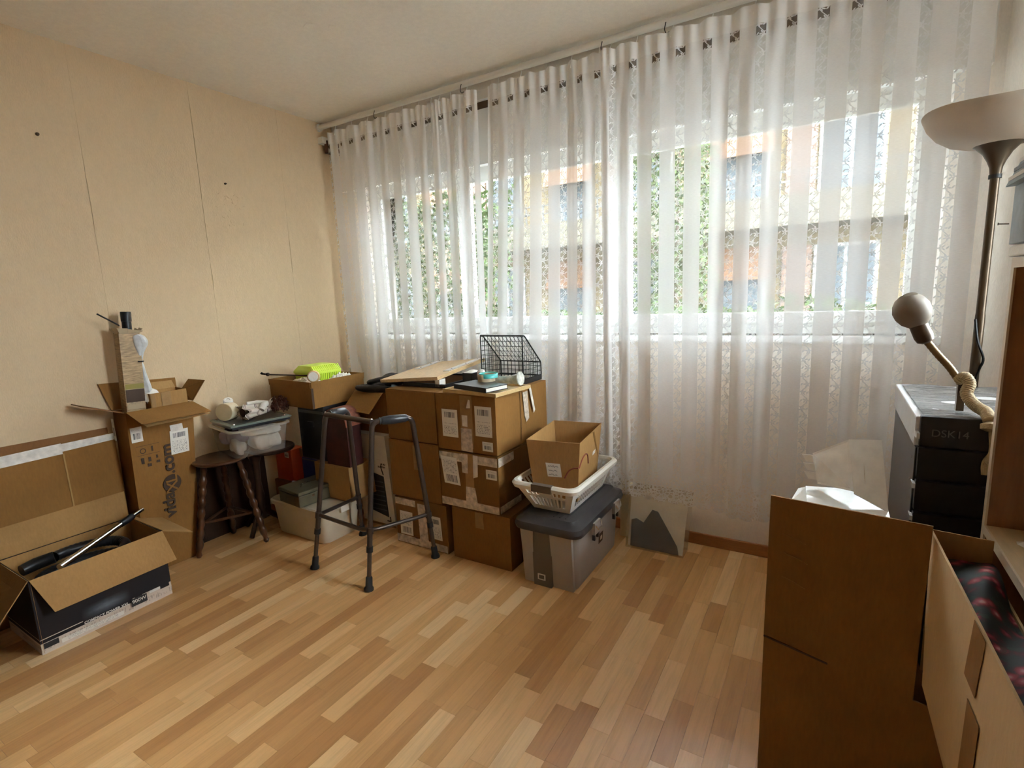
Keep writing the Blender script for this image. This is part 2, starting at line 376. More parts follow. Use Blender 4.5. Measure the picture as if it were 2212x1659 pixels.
# ------------------------------------------------------------------ mesh helpers
class MB:
    def __init__(s, T=None): s.v = []; s.f = []; s.uv = {}; s.sm = set(); s.T = T
    def add(s, pts, faces, smooth=False, uvs=None):
        o = len(s.v)
        for p in pts:
            p = V(p); s.v.append(s.T @ p if s.T else p)
        for i, f in enumerate(faces):
            if smooth: s.sm.add(len(s.f))
            if uvs and uvs[i] is not None: s.uv[len(s.f)] = uvs[i]
            s.f.append([o+j for j in f])
    def box(s, x0, x1, y0, y1, z0, z1):
        s.add([(x0, y0, z0), (x1, y0, z0), (x1, y1, z0), (x0, y1, z0), (x0, y0, z1), (x1, y0, z1), (x1, y1, z1), (x0, y1, z1)],
              [(0, 3, 2, 1), (4, 5, 6, 7), (0, 1, 5, 4), (1, 2, 6, 5), (2, 3, 7, 6), (3, 0, 4, 7)]); return s
    def hexa(s, b, t):
        """b, t: four bottom and four top corners, counter-clockwise seen from above"""
        s.add(list(b)+list(t), [(0, 3, 2, 1), (4, 5, 6, 7), (0, 1, 5, 4), (1, 2, 6, 5), (2, 3, 7, 6), (3, 0, 4, 7)]); return s
    def slab(s, pts, t, uv=False):
        """flat polygon given a thickness behind its face"""
        pts = [V(p) for p in pts]; n = V((0, 0, 0))
        for i in range(len(pts)): n += (pts[i]-pts[0]).cross(pts[(i+1) % len(pts)]-pts[0])
        n.normalize(); k = len(pts); back = [p-n*t for p in pts]
        fs = [tuple(range(k)), tuple(range(2*k-1, k-1, -1))] + [(i, k+i, k+(i+1) % k, (i+1) % k) for i in range(k)]
        uvs = None
        if uv: uvs = [[(0, 0), (1, 0), (1, 1), (0, 1)]] + [None]*(k+1)
        s.add(pts+back, fs, uvs=uvs); return s
    def lathe(s, prof, c=(0, 0, 0), axis=(0, 0, 1), n=24, wob=None, caps=True):
        """profile of (radius, height) turned about an axis"""
        a = V(axis).normalized(); q = V((1, 0, 0)) if abs(a.x) < .9 else V((0, 1, 0))
        e1 = a.cross(q).normalized(); e2 = a.cross(e1); c = V(c); pts = []; fs = []
        for (r, h) in prof:
            for i in range(n):
                t = 2*PI*i/n; hh = h; rr = r
                if wob: rr, hh = wob(r, h, t)
                pts.append(c + a*hh + e1*(rr*math.cos(t)) + e2*(rr*math.sin(t)))
        m = len(prof)
        for j in range(m-1):
            for i in range(n):
                fs.append((j*n+i, j*n+(i+1) % n, (j+1)*n+(i+1) % n, (j+1)*n+i))
        s.add(pts, fs, True)
        if caps:
            o = len(s.v)-len(pts)
            for j, rev in ((0, 1), (m-1, 0)):
                if prof[j][0] > 1e-5:
                    f = [o+j*n+i for i in range(n)]; s.f.append(f[::-1] if rev else f)
        return s
    def tube(s, path, r, n=10, caps=True):
        path = [V(p) for p in path]; m = len(path)
        rs = r if isinstance(r, (list, tuple)) else [r]*m
        pts = []; prev = None
        for i, p in enumerate(path):
            d = (path[min(i+1, m-1)]-path[max(i-1, 0)]).normalized()
            if prev is None:
                q = V((0, 0, 1)) if abs(d.z) < .9 else V((1, 0, 0)); e1 = d.cross(q).normalized()
            else:
                e1 = (prev - d*prev.dot(d)).normalized()
            prev = e1; e2 = d.cross(e1)
            for k in range(n):
                t = 2*PI*k/n; pts.append(p + (e1*math.cos(t)+e2*math.sin(t))*rs[i])
        fs = [(j*n+i, j*n+(i+1) % n, (j+1)*n+(i+1) % n, (j+1)*n+i) for j in range(m-1) for i in range(n)]
        s.add(pts, fs, True)
        if caps:
            o = len(s.v)-len(pts); s.f.append([o+i for i in range(n)][::-1]); s.f.append([o+(m-1)*n+i for i in range(n)])
        return s
    def grid(s, fn, nu, nv, smooth=True, uvfn=None, closed=False):
        pts = [fn(i/nu, j/nv) for j in range(nv+1) for i in range(nu+1)]
        fs = []; uvs = []
        for j in range(nv):
            for i in range(nu):
                fs.append((j*(nu+1)+i, j*(nu+1)+i+1, (j+1)*(nu+1)+i+1, (j+1)*(nu+1)+i))
                if uvfn: uvs.append([uvfn(i/nu, j/nv), uvfn((i+1)/nu, j/nv), uvfn((i+1)/nu, (j+1)/nv), uvfn(i/nu, (j+1)/nv)])
        s.add(pts, fs, smooth, uvs if uvfn else None); return s
    def build(s, name, m, parent=None, kind=None):
        me = bpy.data.meshes.new(name); me.from_pydata([tuple(p) for p in s.v], [], s.f)
        if s.uv:
            ul = me.uv_layers.new(name='UVMap')
            for pi, poly in enumerate(me.polygons):
                if pi in s.uv:
                    for li, c in zip(poly.loop_indices, s.uv[pi]): ul.data[li].uv = c
        for i in s.sm: me.polygons[i].use_smooth = True
        me.validate()
        ms = m if isinstance(m, (list, tuple)) else [m]
        for x in ms: me.materials.append(MT[x] if isinstance(x, str) else x)
        o = bpy.data.objects.new(name, me); COL.objects.link(o)
        if parent is not None:
            o.parent = parent; o.matrix_parent_inverse = M.Translation(-V(ROOT_LOC.get(root_of(parent).name, (0, 0, 0))))
        if kind: o['kind'] = kind
        return o
ROOT_LOC = {}
def root_of(o):
    while o.parent is not None: o = o.parent
    return o
def tag(o, label, cat, group=None):
    o['label'] = label; o['category'] = cat
    if group: o['group'] = group
    return o
def thing(name, label, cat, loc=(0, 0, 0), group=None):
    o = bpy.data.objects.new(name, None); COL.objects.link(o); o.location = loc; o.empty_display_size = .05
    ROOT_LOC[o.name] = tuple(loc)
    return tag(o, label, cat, group)
_build = MB.build
def _fix(s, name, m, parent=None, kind=None):
    """sub-parts hang below parts that carry an inverse already"""
    o = _build(s, name, m, None, kind)
    if s.sm and len(s.f) < 6000 and len(s.sm) < len(s.f) or getattr(s, 'sharp', False):
        md = o.modifiers.new('edges', 'EDGE_SPLIT'); md.split_angle = math.radians(38)
    if parent is not None:
        bpy_parent = parent; o.parent = bpy_parent
        if parent.type == 'EMPTY': o.matrix_parent_inverse = M.Translation(-V(ROOT_LOC.get(parent.name, (0, 0, 0))))
        else: o.matrix_parent_inverse = M.Identity(4)
    return o
MB.build = _fix
def struct(o): o['kind'] = 'structure'; return o
def rotz(cx, cy, a, cz=0): return M.Translation((cx, cy, cz)) @ M.Rotation(a, 4, 'Z')
def soften(o, w=.003, seg=2, angle=35):
    md = o.modifiers.new('bevel', 'BEVEL'); md.width = w; md.segments = seg; md.limit_method = 'ANGLE'; md.angle_limit = math.radians(angle)
    return o
def rounded(pts, rad, k=6):
    """polyline with rounded corners"""
    pts = [V(p) for p in pts]; out = [pts[0]]
    for i in range(1, len(pts)-1):
        a = pts[i]+(pts[i-1]-pts[i]).normalized()*rad; b = pts[i]+(pts[i+1]-pts[i]).normalized()*rad
        for j in range(k+1):
            t = j/k; out.append(a*(1-t)**2 + pts[i]*2*t*(1-t) + b*t*t)
    out.append(pts[-1]); return out
def smooth_path(pts, k=8):
    """Catmull-Rom through points"""
    P = [V(p) for p in pts]; P = [P[0]]+P+[P[-1]]; out = []
    for i in range(1, len(P)-2):
        for j in range(k):
            t = j/k; a, b, c, d = P[i-1], P[i], P[i+1], P[i+2]
            out.append(.5*((2*b)+(c-a)*t+(2*a-5*b+4*c-d)*t*t+(3*b-a-3*c+d)*t**3))
    out.append(P[-2]); return out
def text_mesh(body, size, origin, ux, uy, m, parent, name='lettering', depth=.0004, bold=0, align='LEFT'):
    cu = bpy.data.curves.new(name, 'FONT'); cu.body = body; cu.size = size; cu.extrude = depth; cu.offset = bold; cu.align_x = align
    tmp = bpy.data.objects.new('tmp', cu); me = bpy.data.meshes.new_from_object(tmp)
    bpy.data.objects.remove(tmp); bpy.data.curves.remove(cu)
    ux = V(ux).normalized(); uy = V(uy).normalized(); uz = ux.cross(uy); origin = V(origin)
    for vv in me.vertices:
        c = vv.co.copy(); vv.co = origin + ux*c.x + uy*c.y + uz*c.z
    me.materials.clear(); me.materials.append(MT[m]); me.name = name
    o = bpy.data.objects.new(name, me); COL.objects.link(o)
    if parent is not None:
        o.parent = parent
        o.matrix_parent_inverse = M.Translation(-V(ROOT_LOC.get(parent.name, (0, 0, 0)))) if parent.type == 'EMPTY' else M.Identity(4)
    return o
def plate(name, m, parent, o, ux, uy, w, h, t=.0006, label=None):
    """thin printed sticker: origin is its lower left corner"""
    ux = V(ux).normalized(); uy = V(uy).normalized(); o = V(o); n = ux.cross(uy)
    ob = MB().slab([o+n*t, o+ux*w+n*t, o+ux*w+uy*h+n*t, o+uy*h+n*t], t*.95, uv=True).build(name, m, parent)
    if label: ob['label'] = label
    return ob

# ------------------------------------------------------------------ the room
H = 2.54; XL = 0.0
RW = [(3.54, 0.0), (3.80, -1.0), (3.80, -4.2)]           # right wall runs askew near the window
YB = -4.2
WX0, WX1, WZ0, WZ1 = .22, 3.40, 1.10, 2.14             # window opening
# floor slab and laminate strips
floor = struct(MB().box(-.05, 3.95, YB-.1, .3, -.12, -.008).build('floor', 'seam_dark'))
SW = .0655
pl_mesh = None
rows = int(3.9/SW)+1
cand = []
for i in range(rows):
    x0 = -.02 + i*SW
    y = .02 - random.random()*.4
    y1 = .02
    while y1 > YB:
        L = random.choice((.22, .27, .33, .40, .46, .55)) * random.uniform(.92, 1.08)
        if y1 > 0: L *= random.random()*.8+.2
        y0 = max(y1-L, YB); cand.append((x0, y0, y1)); y1 = y0
def in_view(x, y, z):
    d = V((x, y, z))-V((3.044, -2.6995, 1.3235)); zz = d.dot(fw)
    if zz < .1: return 0
    px = 1106+1128.8*d.dot(r2)/zz; py = 829.5-1128.8*d.dot(u2)/zz
    return (1/zz**2) if -60 < px < 1720 and py < 1740 else 0
scored = sorted(cand, key=lambda c: -in_view(c[0]+SW/2, (c[1]+c[2])/2, 0)*(c[2]-c[1]))
unit = MB().box(-.5, .5, -.5, .5, -.008, 0)
first = None
gap = .0005
for n, (x0, y0, y1) in enumerate(scored[:296]):
    if first is None:
        first = unit.build('plank', 'plank', floor); o = first
    else:
        o = first.copy(); COL.objects.link(o); o.parent = floor
    o.location = (x0+SW/2, (y0+y1)/2, 0); o.scale = (SW-gap, y1-y0-gap, 1)
rest = MB()
for (x0, y0, y1) in scored[296:]: rest.box(x0+gap/2, x0+SW-gap/2, y0+gap/2, y1-gap/2, -.008, 0)
rest.build('plank_field', 'plank_rest', floor, 'stuff')

# ceiling
ceil = struct(MB().box(-.1, 3.92, YB-.1, .28, H, H+.15).build('ceiling', 'ceiling'))
def flake(cx, cy, pts):
    m = MB().slab([(cx+a, cy+b, H-.0005-c) for a, b, c in pts], -.002); return m.build('peeling_paint', 'ceiling', ceil)
flake(1.02, -.96, [(-.04, -.015, .001), (.0, -.03, .003), (.02, .0, .001), (-.02, .015, .0005)])
flake(1.07, -.90, [(-.02, .0, .0005), (.015, -.02, .002), (.035, .015, .001), (.0, .025, .0005)])
# left wall and its wallpaper lengths
wl = struct(MB().box(-.12, -.0022, YB-.1, .30, -.1, H).build('wall_left', 'seam_dark'))
seams = [.0, -.4347, -.9697, -1.5047, -2.0397, -2.5747, -3.1097, -3.645, YB]
rng = random.Random(3)
def seam_gap(i, z):
    g = .0003 + .0005*max(0, math.sin(z*7+i*2.1))*max(0, math.sin(z*2.3+i))
    if i == 2:
        g += .0016*(1 if (1.95 < z < 2.42) else 0) + .0045*max(0, 1-abs(z-1.50)/.07) + .0012*(1 if 1.7 < z < 1.9 else 0)
    if i == 1: g += .0012*(1 if 1.55 < z < 1.75 else 0)
    if i == 3: g += .0010*(1 if 1.72 < z < 1.95 else 0)
    return g
NZ = 96
for i in range(len(seams)-1):
    a, b = seams[i], seams[i+1]                      # a nearer the window
    mb = MB(); ptsf = []; ptsb = []
    for j in range(NZ+1):
        z = H*j/NZ
        ya = a - (seam_gap(i, z) if i > 0 else 0); yb = b + (seam_gap(i+1, z) if i+1 < len(seams)-1 else 0)
        ptsf += [(0, ya, z), (0, yb, z)]; ptsb += [(-.002, ya, z), (-.002, yb, z)]
    n2 = len(ptsf); fs = []
    for j in range(NZ):
        k = 2*j
        fs += [(k, k+2, k+3, k+1), (k, n2+k, n2+k+2, k+2), (k+1, k+3, n2+k+3, n2+k+1)]
    mb.add(ptsf+ptsb, fs); mb.build('wallpaper_strip', 'wallpaper', wl)
# wrinkled patch where a picture hung
for q in range(26):
    a = rng.uniform(0, 2*PI); yy = -.80+rng.uniform(-.10, .10); zz = 1.90+rng.choice((rng.uniform(.0, .08), rng.uniform(-.13, .08)))
    L = rng.uniform(.006, .018); MB().tube([(.0003, yy, zz), (.0014, yy+L*.5*math.cos(a), zz+L*.5*math.sin(a)), (.0003, yy+L*math.cos(a), zz+L*math.sin(a))], .0012, 5).build('paper_blister', 'wallpaper', wl)
for (yy, zz, s_) in ((-1.662, 2.116, 1.2), (-.823, 2.036, 1.0)):
    m = MB(); m.lathe([(.006*s_, 0), (.006*s_, .006), (.0035*s_, .008), (.003*s_, .016)], (0, yy, zz), (1, 0, 0), 10)
    tag(m.build('wall_plug', 'plug'), 'brown wall plug left in cream wallpaper, ' + ('near the left photo edge' if yy < -1 else 'above the wrinkled patch'), 'wall plug')
# window wall: pieces round the opening
OX = 3.75
ww = MB()
ww.box(-.12, OX, 0, .28, -.1, WZ0); ww.box(-.12, OX, 0, .28, WZ1, H+.1)
ww.box(-.12, WX0, 0, .28, WZ0, WZ1); ww.box(WX1, OX, 0, .28, WZ0, WZ1)
struct(ww.build('wall_window', 'wall_plain'))
# back and right wall
struct(MB().box(-.12, 3.95, YB-.12, YB, -.1, H).build('wall_back', 'wall_plain'))
rw = MB()
def rx(y): return 3.54-.26*y if y > -1 else 3.80
SY0, SY1, SZ0, SZ1 = -1.45, -.43, 1.10, 2.42           # unseen window added in the right wall to bring in fill daylight
def rpiece(ya, yb, z0, z1):                            # ya nearer the window wall
    rw.hexa([(rx(yb), yb, z0), (rx(yb)+.10, yb, z0), (rx(ya)+.10, ya, z0), (rx(ya), ya, z0)], [(rx(yb), yb, z1), (rx(yb)+.10, yb, z1), (rx(ya)+.10, ya, z1), (rx(ya), ya, z1)])
rpiece(0, SY1, -.1, H); rpiece(SY1, -1, -.1, SZ0); rpiece(SY1, -1, SZ1, H)
rpiece(-1, YB, -.1, H)
struct(rw.build('wall_right', 'wall_right'))
def fill_window(name, ya, yb, SZ0):                         # ya nearer the window wall
    def bar(y0, y1, z0, z1, d0=.05, d1=.09):
        return MB().hexa([(rx(y0)+d0, y0, z0), (rx(y0)+d1, y0, z0), (rx(y1)+d1, y1, z0), (rx(y1)+d0, y1, z0)], [(rx(y0)+d0, y0, z1), (rx(y0)+d1, y0, z1), (rx(y1)+d1, y1, z1), (rx(y1)+d0, y1, z1)])
    w = struct(bar(yb, ya, SZ0, SZ0+.03).build(name, 'white_pvc')); bar(yb, ya, SZ1-.03, SZ1).build('frame_head', 'white_pvc', w)
    bar(yb, yb+.03, SZ0+.03, SZ1-.03).build('frame_jamb', 'white_pvc', w); bar(ya-.03, ya, SZ0+.03, SZ1-.03).build('frame_jamb', 'white_pvc', w)
    bar(yb+.03, ya-.03, SZ0+.03, SZ1-.03, .065, .070).build('pane', 'glass', w)
fill_window('added_fill_window', SY1, -1.0, SZ0)  # added opening outside the view, brightens the room
# skirting
struct(soften(MB().box(0.0, 3.53, -.014, .0, 0, .062).build('baseboard_window', 'base_wood'), .004))
struct(soften(MB().box(0.0, .012, YB, -.016, 0, .062).build('baseboard_left', 'base_wood'), .004))
# window: frame, sashes, panes, sill, shutter box
win = struct(MB().box(WX0, WX1, .11, .17, WZ0, WZ0+.05).build('window_1', 'white_pvc'))
MB().box(WX0, WX1, .11, .17, WZ1-.06, WZ1).build('frame_head', 'white_pvc', win)
for a in (WX0, WX1-.05): MB().box(a, a+.05, .11, .17, WZ0+.05, WZ1-.06).build('frame_jamb', 'white_pvc', win)
mull = [WX0+.05, 1.02, 2.06, WX1-.05]
for i in range(3):
    a, b = mull[i], mull[i+1]; zt = WZ1-.06; zb = WZ0+.05
    sash = MB()
    sash.box(a, b, .10, .15, zb, zb+.05); sash.box(a, b, .10, .15, zt-.05, zt); sash.box(a, a+.045, .10, .15, zb+.05, zt-.05); sash.box(b-.045, b, .10, .15, zb+.05, zt-.05)
    so = sash.build('sash', 'white_pvc', win)
    MB().box(a+.045, b-.045, .122, .128, zb+.05, zt-.05).build('pane', 'glass', so)
struct(soften(MB().box(WX0-.03, WX1+.03, -.035, .11, WZ0-.035, WZ0).build('trim_1', 'white_pvc'), .006)) 
bx = struct(MB().box(.10, 3.50, -.035, 0.0, 2.10, 2.385).build('trim_2', 'white_pvc'))
MB().box(.10, 3.50, -.045, 0.0, 2.085, 2.10).build('lower_lip', 'white_pvc', bx)
MB().box(.10, 3.50, -.02, 0.0, 2.385, 2.43).build('dark_slot', 'plug', bx)
MB().box(.06, 3.52, -.05, 0.0, 2.43, 2.475).build('batten', 'white_paint', bx)
# shutter crank and pull cord
cr = thing('shutter_crank', 'white crank rod of the roller shutter hanging at the curtain edge', 'crank rod', (3.452, -.055, .86))
MB().tube([(3.432, -.05, 1.95), (3.452, -.055, 1.20)], .008, 8).build('rod', 'white_pvc', cr)
MB().tube([(3.452, -.055, 1.28), (3.453, -.056, 1.17)], .0125, 10).build('sleeve', 'white_pvc', cr)
MB().tube([(3.453, -.056, 1.17), (3.456, -.058, .86)], .010, 8).build('handle', 'white_pvc', cr)
MB().tube([(3.432, -.05, 1.95), (3.432, -.0, 1.97)], .008, 8).build('wall_joint', 'white_pvc', cr)
pc = thing('pull_cord', 'thin brown pull cord with a dark end beside the crank rod', 'cord', (3.482, -.02, 1.49))
MB().tube([(3.476, -.02, 1.90), (3.482, -.02, 1.50)], .0017, 6).build('string', 'plug', pc)
MB().tube([(3.482, -.02, 1.51), (3.482, -.02, 1.47)], .004, 8).build('end_toggle', 'rubber', pc)
MB().tube([(3.476, -.02, 1.90), (3.476, .0, 1.90)], .003, 6).build('hook', 'plug', pc)
nail = MB(); nail.tube([(3.575, -.12, 1.51), (3.54, -.128, 1.512)], .0022, 6); nail.lathe([(.005, 0), (.005, .002)], (3.54, -.128, 1.512), (1, 0, 0), 8)
tag(nail.build('nail', 'plug'), 'small nail sticking out of the pale right wall', 'nail')
# dark edge of the door frame at the lower left of the view
dr = struct(MB().box(.03, 1.0, -2.425, -2.385, .008, 2.01).build('door_1', 'dark_wood'))
MB().lathe([(.012, 0), (.012, .03), (.024, .035), (.024, .05), (.010, .056)], (.93, -2.385, 1.02), (0, 1, 0), 16).build('door_knob', 'flex', dr)
for z in (.25, 1.75): MB().box(.004, .034, -2.40, -2.38, z, z+.09).build('hinge', 'steel', dr)

# ------------------------------------------------------------------ outside
struct(MB().box(-30, 30, -30, 40, -.35, -.30).build('ground', 'ground'))
struct(MB().box(-16, 3.92, -12, .28, H+.16, 15).build('sky_blocker', 'stucco'))   # unseen mass added above the room to shade the facade from the sky
FY = 11.0
bd = thing('apartment_building', 'cream apartment block with balconies across the street', 'building', (0, FY, -.3))
MB().box(-22, 16, FY, FY+6, -.3, 5.5).build('facade', 'stucco', bd)
for zf in (2.55,):
    sl = MB().box(-6.0, 8.5, FY-1.2, FY, zf, zf+.22).build('balcony_slab', 'stucco_lt', bd)
    MB().box(-6.0, 8.5, FY-1.2, FY-1.1, zf+.22, zf+.62).build('parapet', 'stucco_lt', sl)
    rl = MB()
    for q in (.85, 1.05): rl.box(-6, 8.5, FY-1.17, FY-1.13, zf+q, zf+q+.035)
    for q in range(30): rl.box(-6+q*.5, -5.97+q*.5, FY-1.17, FY-1.13, zf+.62, zf+1.06)
    rl.build('railing', 'rail_metal', sl)
for zf in (.25, 3.0):
    for q in range(12):
        x = -12.4+q*2.15
        w = MB().box(x, x+1.2, FY-.03, FY+.1, zf+.25, zf+1.95).build('window', 'far_white', bd)
        MB().box(x+.07, x+.57, FY-.04, FY-.03, zf+.32, zf+1.88).build('pane', 'dark_glass', w); MB().box(x+.63, x+1.13, FY-.04, FY-.03, zf+.32, zf+1.88).build('pane', 'dark_glass', w)
        if q % 2 == 0: MB().slab([(x-.1, FY-.35, zf+1.25), (x+1.3, FY-.35, zf+1.25), (x+1.3, FY-.05, zf+2.0), (x-.1, FY-.05, zf+2.0)], .02).build('window_blind', 'awning', w)
        else: MB().box(x-.62, x-.04, FY-.07, FY, zf+.25, zf+1.95).build('shutter', 'shutter_pink', w)
gw = thing('garden_wall', 'low pale garden wall between the hedge and the street', 'wall', (0, 6.5, -.3))
MB().box(-14, 14, 6.5, 6.7, -.3, .75).build('masonry', 'stucco_lt', gw); MB().box(-14, 14, 6.45, 6.75, .75, .82).build('coping', 'stucco_lt', gw)
def foliage(n, fn, size, seed):
    r = random.Random(seed); mb = MB()
    for _ in range(n):
        c = V(fn(r)); a = V((r.uniform(-1, 1), r.uniform(-1, 1), r.uniform(-.4, 1))).normalized(); q = a.cross(V((r.uniform(-1, 1), r.uniform(-1, 1), r.uniform(-1, 1)))).normalized(); s_ = size*r.uniform(.6, 1.3)
        p = a*s_; w = q*s_*.42
        mb.add([c-p*.5, c+w*.5, c+p*.5, c-w*.5], [(0, 1, 2, 3)])
    return mb
def hedge(label, x0, x1, y0, y1, z1, n, seed, m, cat='hedge'):
    t = thing('hedge' if cat == 'hedge' else 'garden_tree', label, cat, ((x0+x1)/2, (y0+y1)/2, -.3))
    def fn(r):
        u = r.random(); z = -.25+(z1+.25)*r.random()**.8
        return (x0+(x1-x0)*u, y0+(y1-y0)*(r.random()**2), z*(1-.06*math.sin(u*23)))
    foliage(n, fn, .11, seed).build('foliage', m, t, 'stuff')
    for q in range(5):
        x = x0+(x1-x0)*(q+.5)/5; MB().tube([(x, (y0+y1)/2, -.3), (x+.05, (y0+y1)/2, z1*.8)], [.04, .015], 6).build('stem', 'bark', t)
hedge('glossy green laurel hedge seen through the gap in the curtains', -3.6, -.45, 2.7, 3.5, 2.65, 8000, 4, 'leaf')
hedge('light green leafy tree behind the middle curtain', .62, 1.75, 4.2, 5.2, 3.9, 4500, 5, 'leaf_lt', 'tree')
hedge('low green shrub row below the balconies behind the curtains', -.3, 6.2, 3.55, 4.1, 1.15, 6000, 6, 'leaf')

# ------------------------------------------------------------------ curtain rail and curtains
rail = thing('curtain_rail', 'white tubular curtain rail under the ceiling along the window', 'curtain rail', (1.8, -.13, 2.5))
MB().tube([(.02, -.115, 2.505), (3.55, -.115, 2.505)], .017, 14).build('pole', 'white_paint', rail)
MB().lathe([(.024, 0), (.024, .02)], (.002, -.115, 2.505), (1, 0, 0), 14).build('end_bracket', 'white_paint', rail)
MB().box(.002, .05, -.13, -.0, 2.40, 2.44).build('wall_bracket', 'white_paint', rail)
MB().box(.03, .06, -.10, -.0, 2.34, 2.42).build('wall_bracket', 'stool_wood', rail)
for i, x in enumerate((.55, 1.22, 2.05, 2.35, 2.95)):
    MB().tube(smooth_path([(x, -.133, 2.50), (x-.004, -.14, 2.47), (x+.004, -.138, 2.452), (x+.016, -.134, 2.458)], 5), .002, 6).build('hook', 'black_metal', rail)
CZ0, CZ1 = .27, .27+CURT_H
def curtain(label, xa_t, xb_t, xa_b, xb_b, ncols, folds, seed, y_off=0, zlift=0, gather=None):
    """folds: list of fold centres (0..1), widths and depths; fabric meets the rail in small gathers"""
    r = random.Random(seed); nv = 56
    nf = folds; ph = [r.uniform(0, 2*PI) for _ in range(6)]
    def ypos(s, t):
        hang = t**.7
        am = .55+.45*math.sin(2*PI*nf*.31*s+ph[5])
        y = .013*am*math.sin(2*PI*nf*s+ph[0]+1.3*math.sin(2*PI*1.7*s+ph[1])) + .010*math.sin(2*PI*nf*.43*s+ph[2]+.6*t) + .005*am*math.sin(2*PI*nf*2.3*s+ph[3]+2*t)
        top = .007*math.sin(2*PI*nf*2.6*s+ph[4])
        return -.128 + y_off + y*(.35+.75*hang)*(1.0) + top*max(0, 1-t*9)
    def xs(s, t):
        g = s
        if gather:                                   # fabric bunched towards one place
            c, w, amt = gather; g = s + amt*w*math.tanh((c-s)/w)*1.0*(1)
            g0 = amt*w*math.tanh(c/w); g1 = 1+amt*w*math.tanh((c-1)/w); g = (g-g0)/(g1-g0)
        e = t**1.2
        a = xa_t+(xa_b-xa_t)*e; b = xb_t+(xb_b-xb_t)*e
        return a+(b-a)*g + .007*math.sin(2*PI*nf*s+ph[0]+1.2)*(.3+.7*t)*min(1, 14*s*(1-s))
    # arc length for the pattern
    L = [0]; prev = None
    for i in range(ncols+1):
        p = V((xs(i/ncols, .5), ypos(i/ncols, .5), 0))
        if prev is not None: L.append(L[-1]+(p-prev).length)
        prev = p
    off = r.random()*STRIPE_P
    ulen = [q*1.02+off for q in L]
    mb = MB(); pts = []; uvv = []
    for j in range(nv+1):
        for i in range(ncols+1):
            s = i/ncols; t = 1-j/nv; u = ulen[i]
            f = (u/.071) % 1.0; sc = math.sqrt(max(0, 1-(2*f-1)**2))
            zb = CZ0+zlift-.020*sc+.012*math.sin(2*PI*1.4*s+ph[5])
            zt = CZ1 + .006*math.sin(2*PI*nf*1.3*s+ph[3])
            z = zb+(zt-zb)*(j/nv)
            pts.append((xs(s, t), ypos(s, t), z)); uvv.append((u, z-CZ0-zlift))
    fs = []; uvs = []
    for j in range(nv):
        for i in range(ncols):
            q = (j*(ncols+1)+i, j*(ncols+1)+i+1, (j+1)*(ncols+1)+i+1, (j+1)*(ncols+1)+i)
            fs.append(q); uvs.append([uvv[k] for k in q])
    mb.add(pts, fs, True, uvs)
    t = thing('sheer_curtain', label, 'curtain', ((xa_b+xb_b)/2, -.15, CZ0), 'sheer lace curtains at the window')
    mb.build('fabric', 'curtain', t)
    nt_ = max(4, int(nf*1.1))
    for q in range(nt_):
        s = (q+.5)/nt_; x = xs(s, 0); MB().tube([(x-.004, ypos(s, 0), CZ1-.03), (x, -.118, CZ1+.03)], .0022, 5).build('curtain_runner', 'white_pvc', t)
    return t
curtain('left sheer lace curtain next to the cream wallpapered wall', .10, 1.318, .10, 1.292, 520, 9.4, 11, 0, .0, (.72, .16, .62))
curtain('middle sheer lace curtain between the open gap and the wide curtain', 1.385, 2.10, 1.235, 2.10, 360, 4.7, 22, .0)
curtain('widest sheer lace curtain at right, behind the gooseneck lamp', 2.045, 3.475, 2.05, 3.475, 640, 8.6, 35, -.022, .0, (.02, .1, .5))

# ------------------------------------------------------------------ carton helpers
def carton_body(x0, x1, y0, y1, z0, z1, bulge=.004, seed=0, T=None, cuts=5):
    r = random.Random(seed); mb = MB(T)
    cx, cy, cz = (x0+x1)/2, (y0+y1)/2, (z0+z1)/2; hx, hy, hz = (x1-x0)/2, (y1-y0)/2, (z1-z0)/2
    def face(o, a, b):
        o, a, b = V(o), V(a), V(b); n = a.cross(b).normalized()
        def fn(u, v):
            p, q = 2*u-1, 2*v-1
            k = bulge*(1-p*p)*(1-q*q)*(1+.4*math.sin(3*p+seed)+.3*math.sin(4*q+2*seed))
            c = o+a*p+b*q; return (c.x*hx+cx+n.x*k, c.y*hy+cy+n.y*k, c.z*hz+cz+n.z*k)
        mb.grid(fn, cuts, cuts, True)
    face((1, 0, 0), (0, 1, 0), (0, 0, 1)); face((-1, 0, 0), (0, -1, 0), (0, 0, 1)); face((0, -1, 0), (1, 0, 0), (0, 0, 1))
    face((0, 1, 0), (-1, 0, 0), (0, 0, 1)); face((0, 0, 1), (1, 0, 0), (0, 1, 0)); face((0, 0, -1), (1, 0, 0), (0, -1, 0))
    return mb
STACK = 'removal cartons in two stacks'
def sealed(name, label, x0, x1, y0, y1, z0, z1, m='card', seed=0, T=None, flap=True, group=None, bulge=.004):
    t = thing(name, label, 'box', ((T @ V(((x0+x1)/2, (y0+y1)/2, z0))) if T else ((x0+x1)/2, (y0+y1)/2, z0)), group)
    carton_body(x0, x1, y0, y1, z0, z1-(.006 if flap else 0), bulge, seed, T).build('body', m, t)
    if flap:
        ym = (y0+y1)/2 + .0
        MB(T).slab([(x0, y0, z1), (x1, y0, z1), (x1, ym-.002, z1+.001), (x0, ym-.002, z1+.002)], .005).build('top_flap', m, t)
        MB(T).slab([(x0, ym+.002, z1+.002), (x1, ym+.002, z1+.001), (x1, y1, z1), (x0, y1, z1)], .005).build('top_flap', m, t)
    return t
TF = lambda px, z0, z1, w, t, m='tape_brown', y=-.70, lean=0: MB().slab([(px-w/2, y-.0055, z0), (px+w/2, y-.0055, z0), (px+w/2+lean, y-.0055, z1), (px-w/2+lean, y-.0055, z1)], .0006).build('tape', m, t)
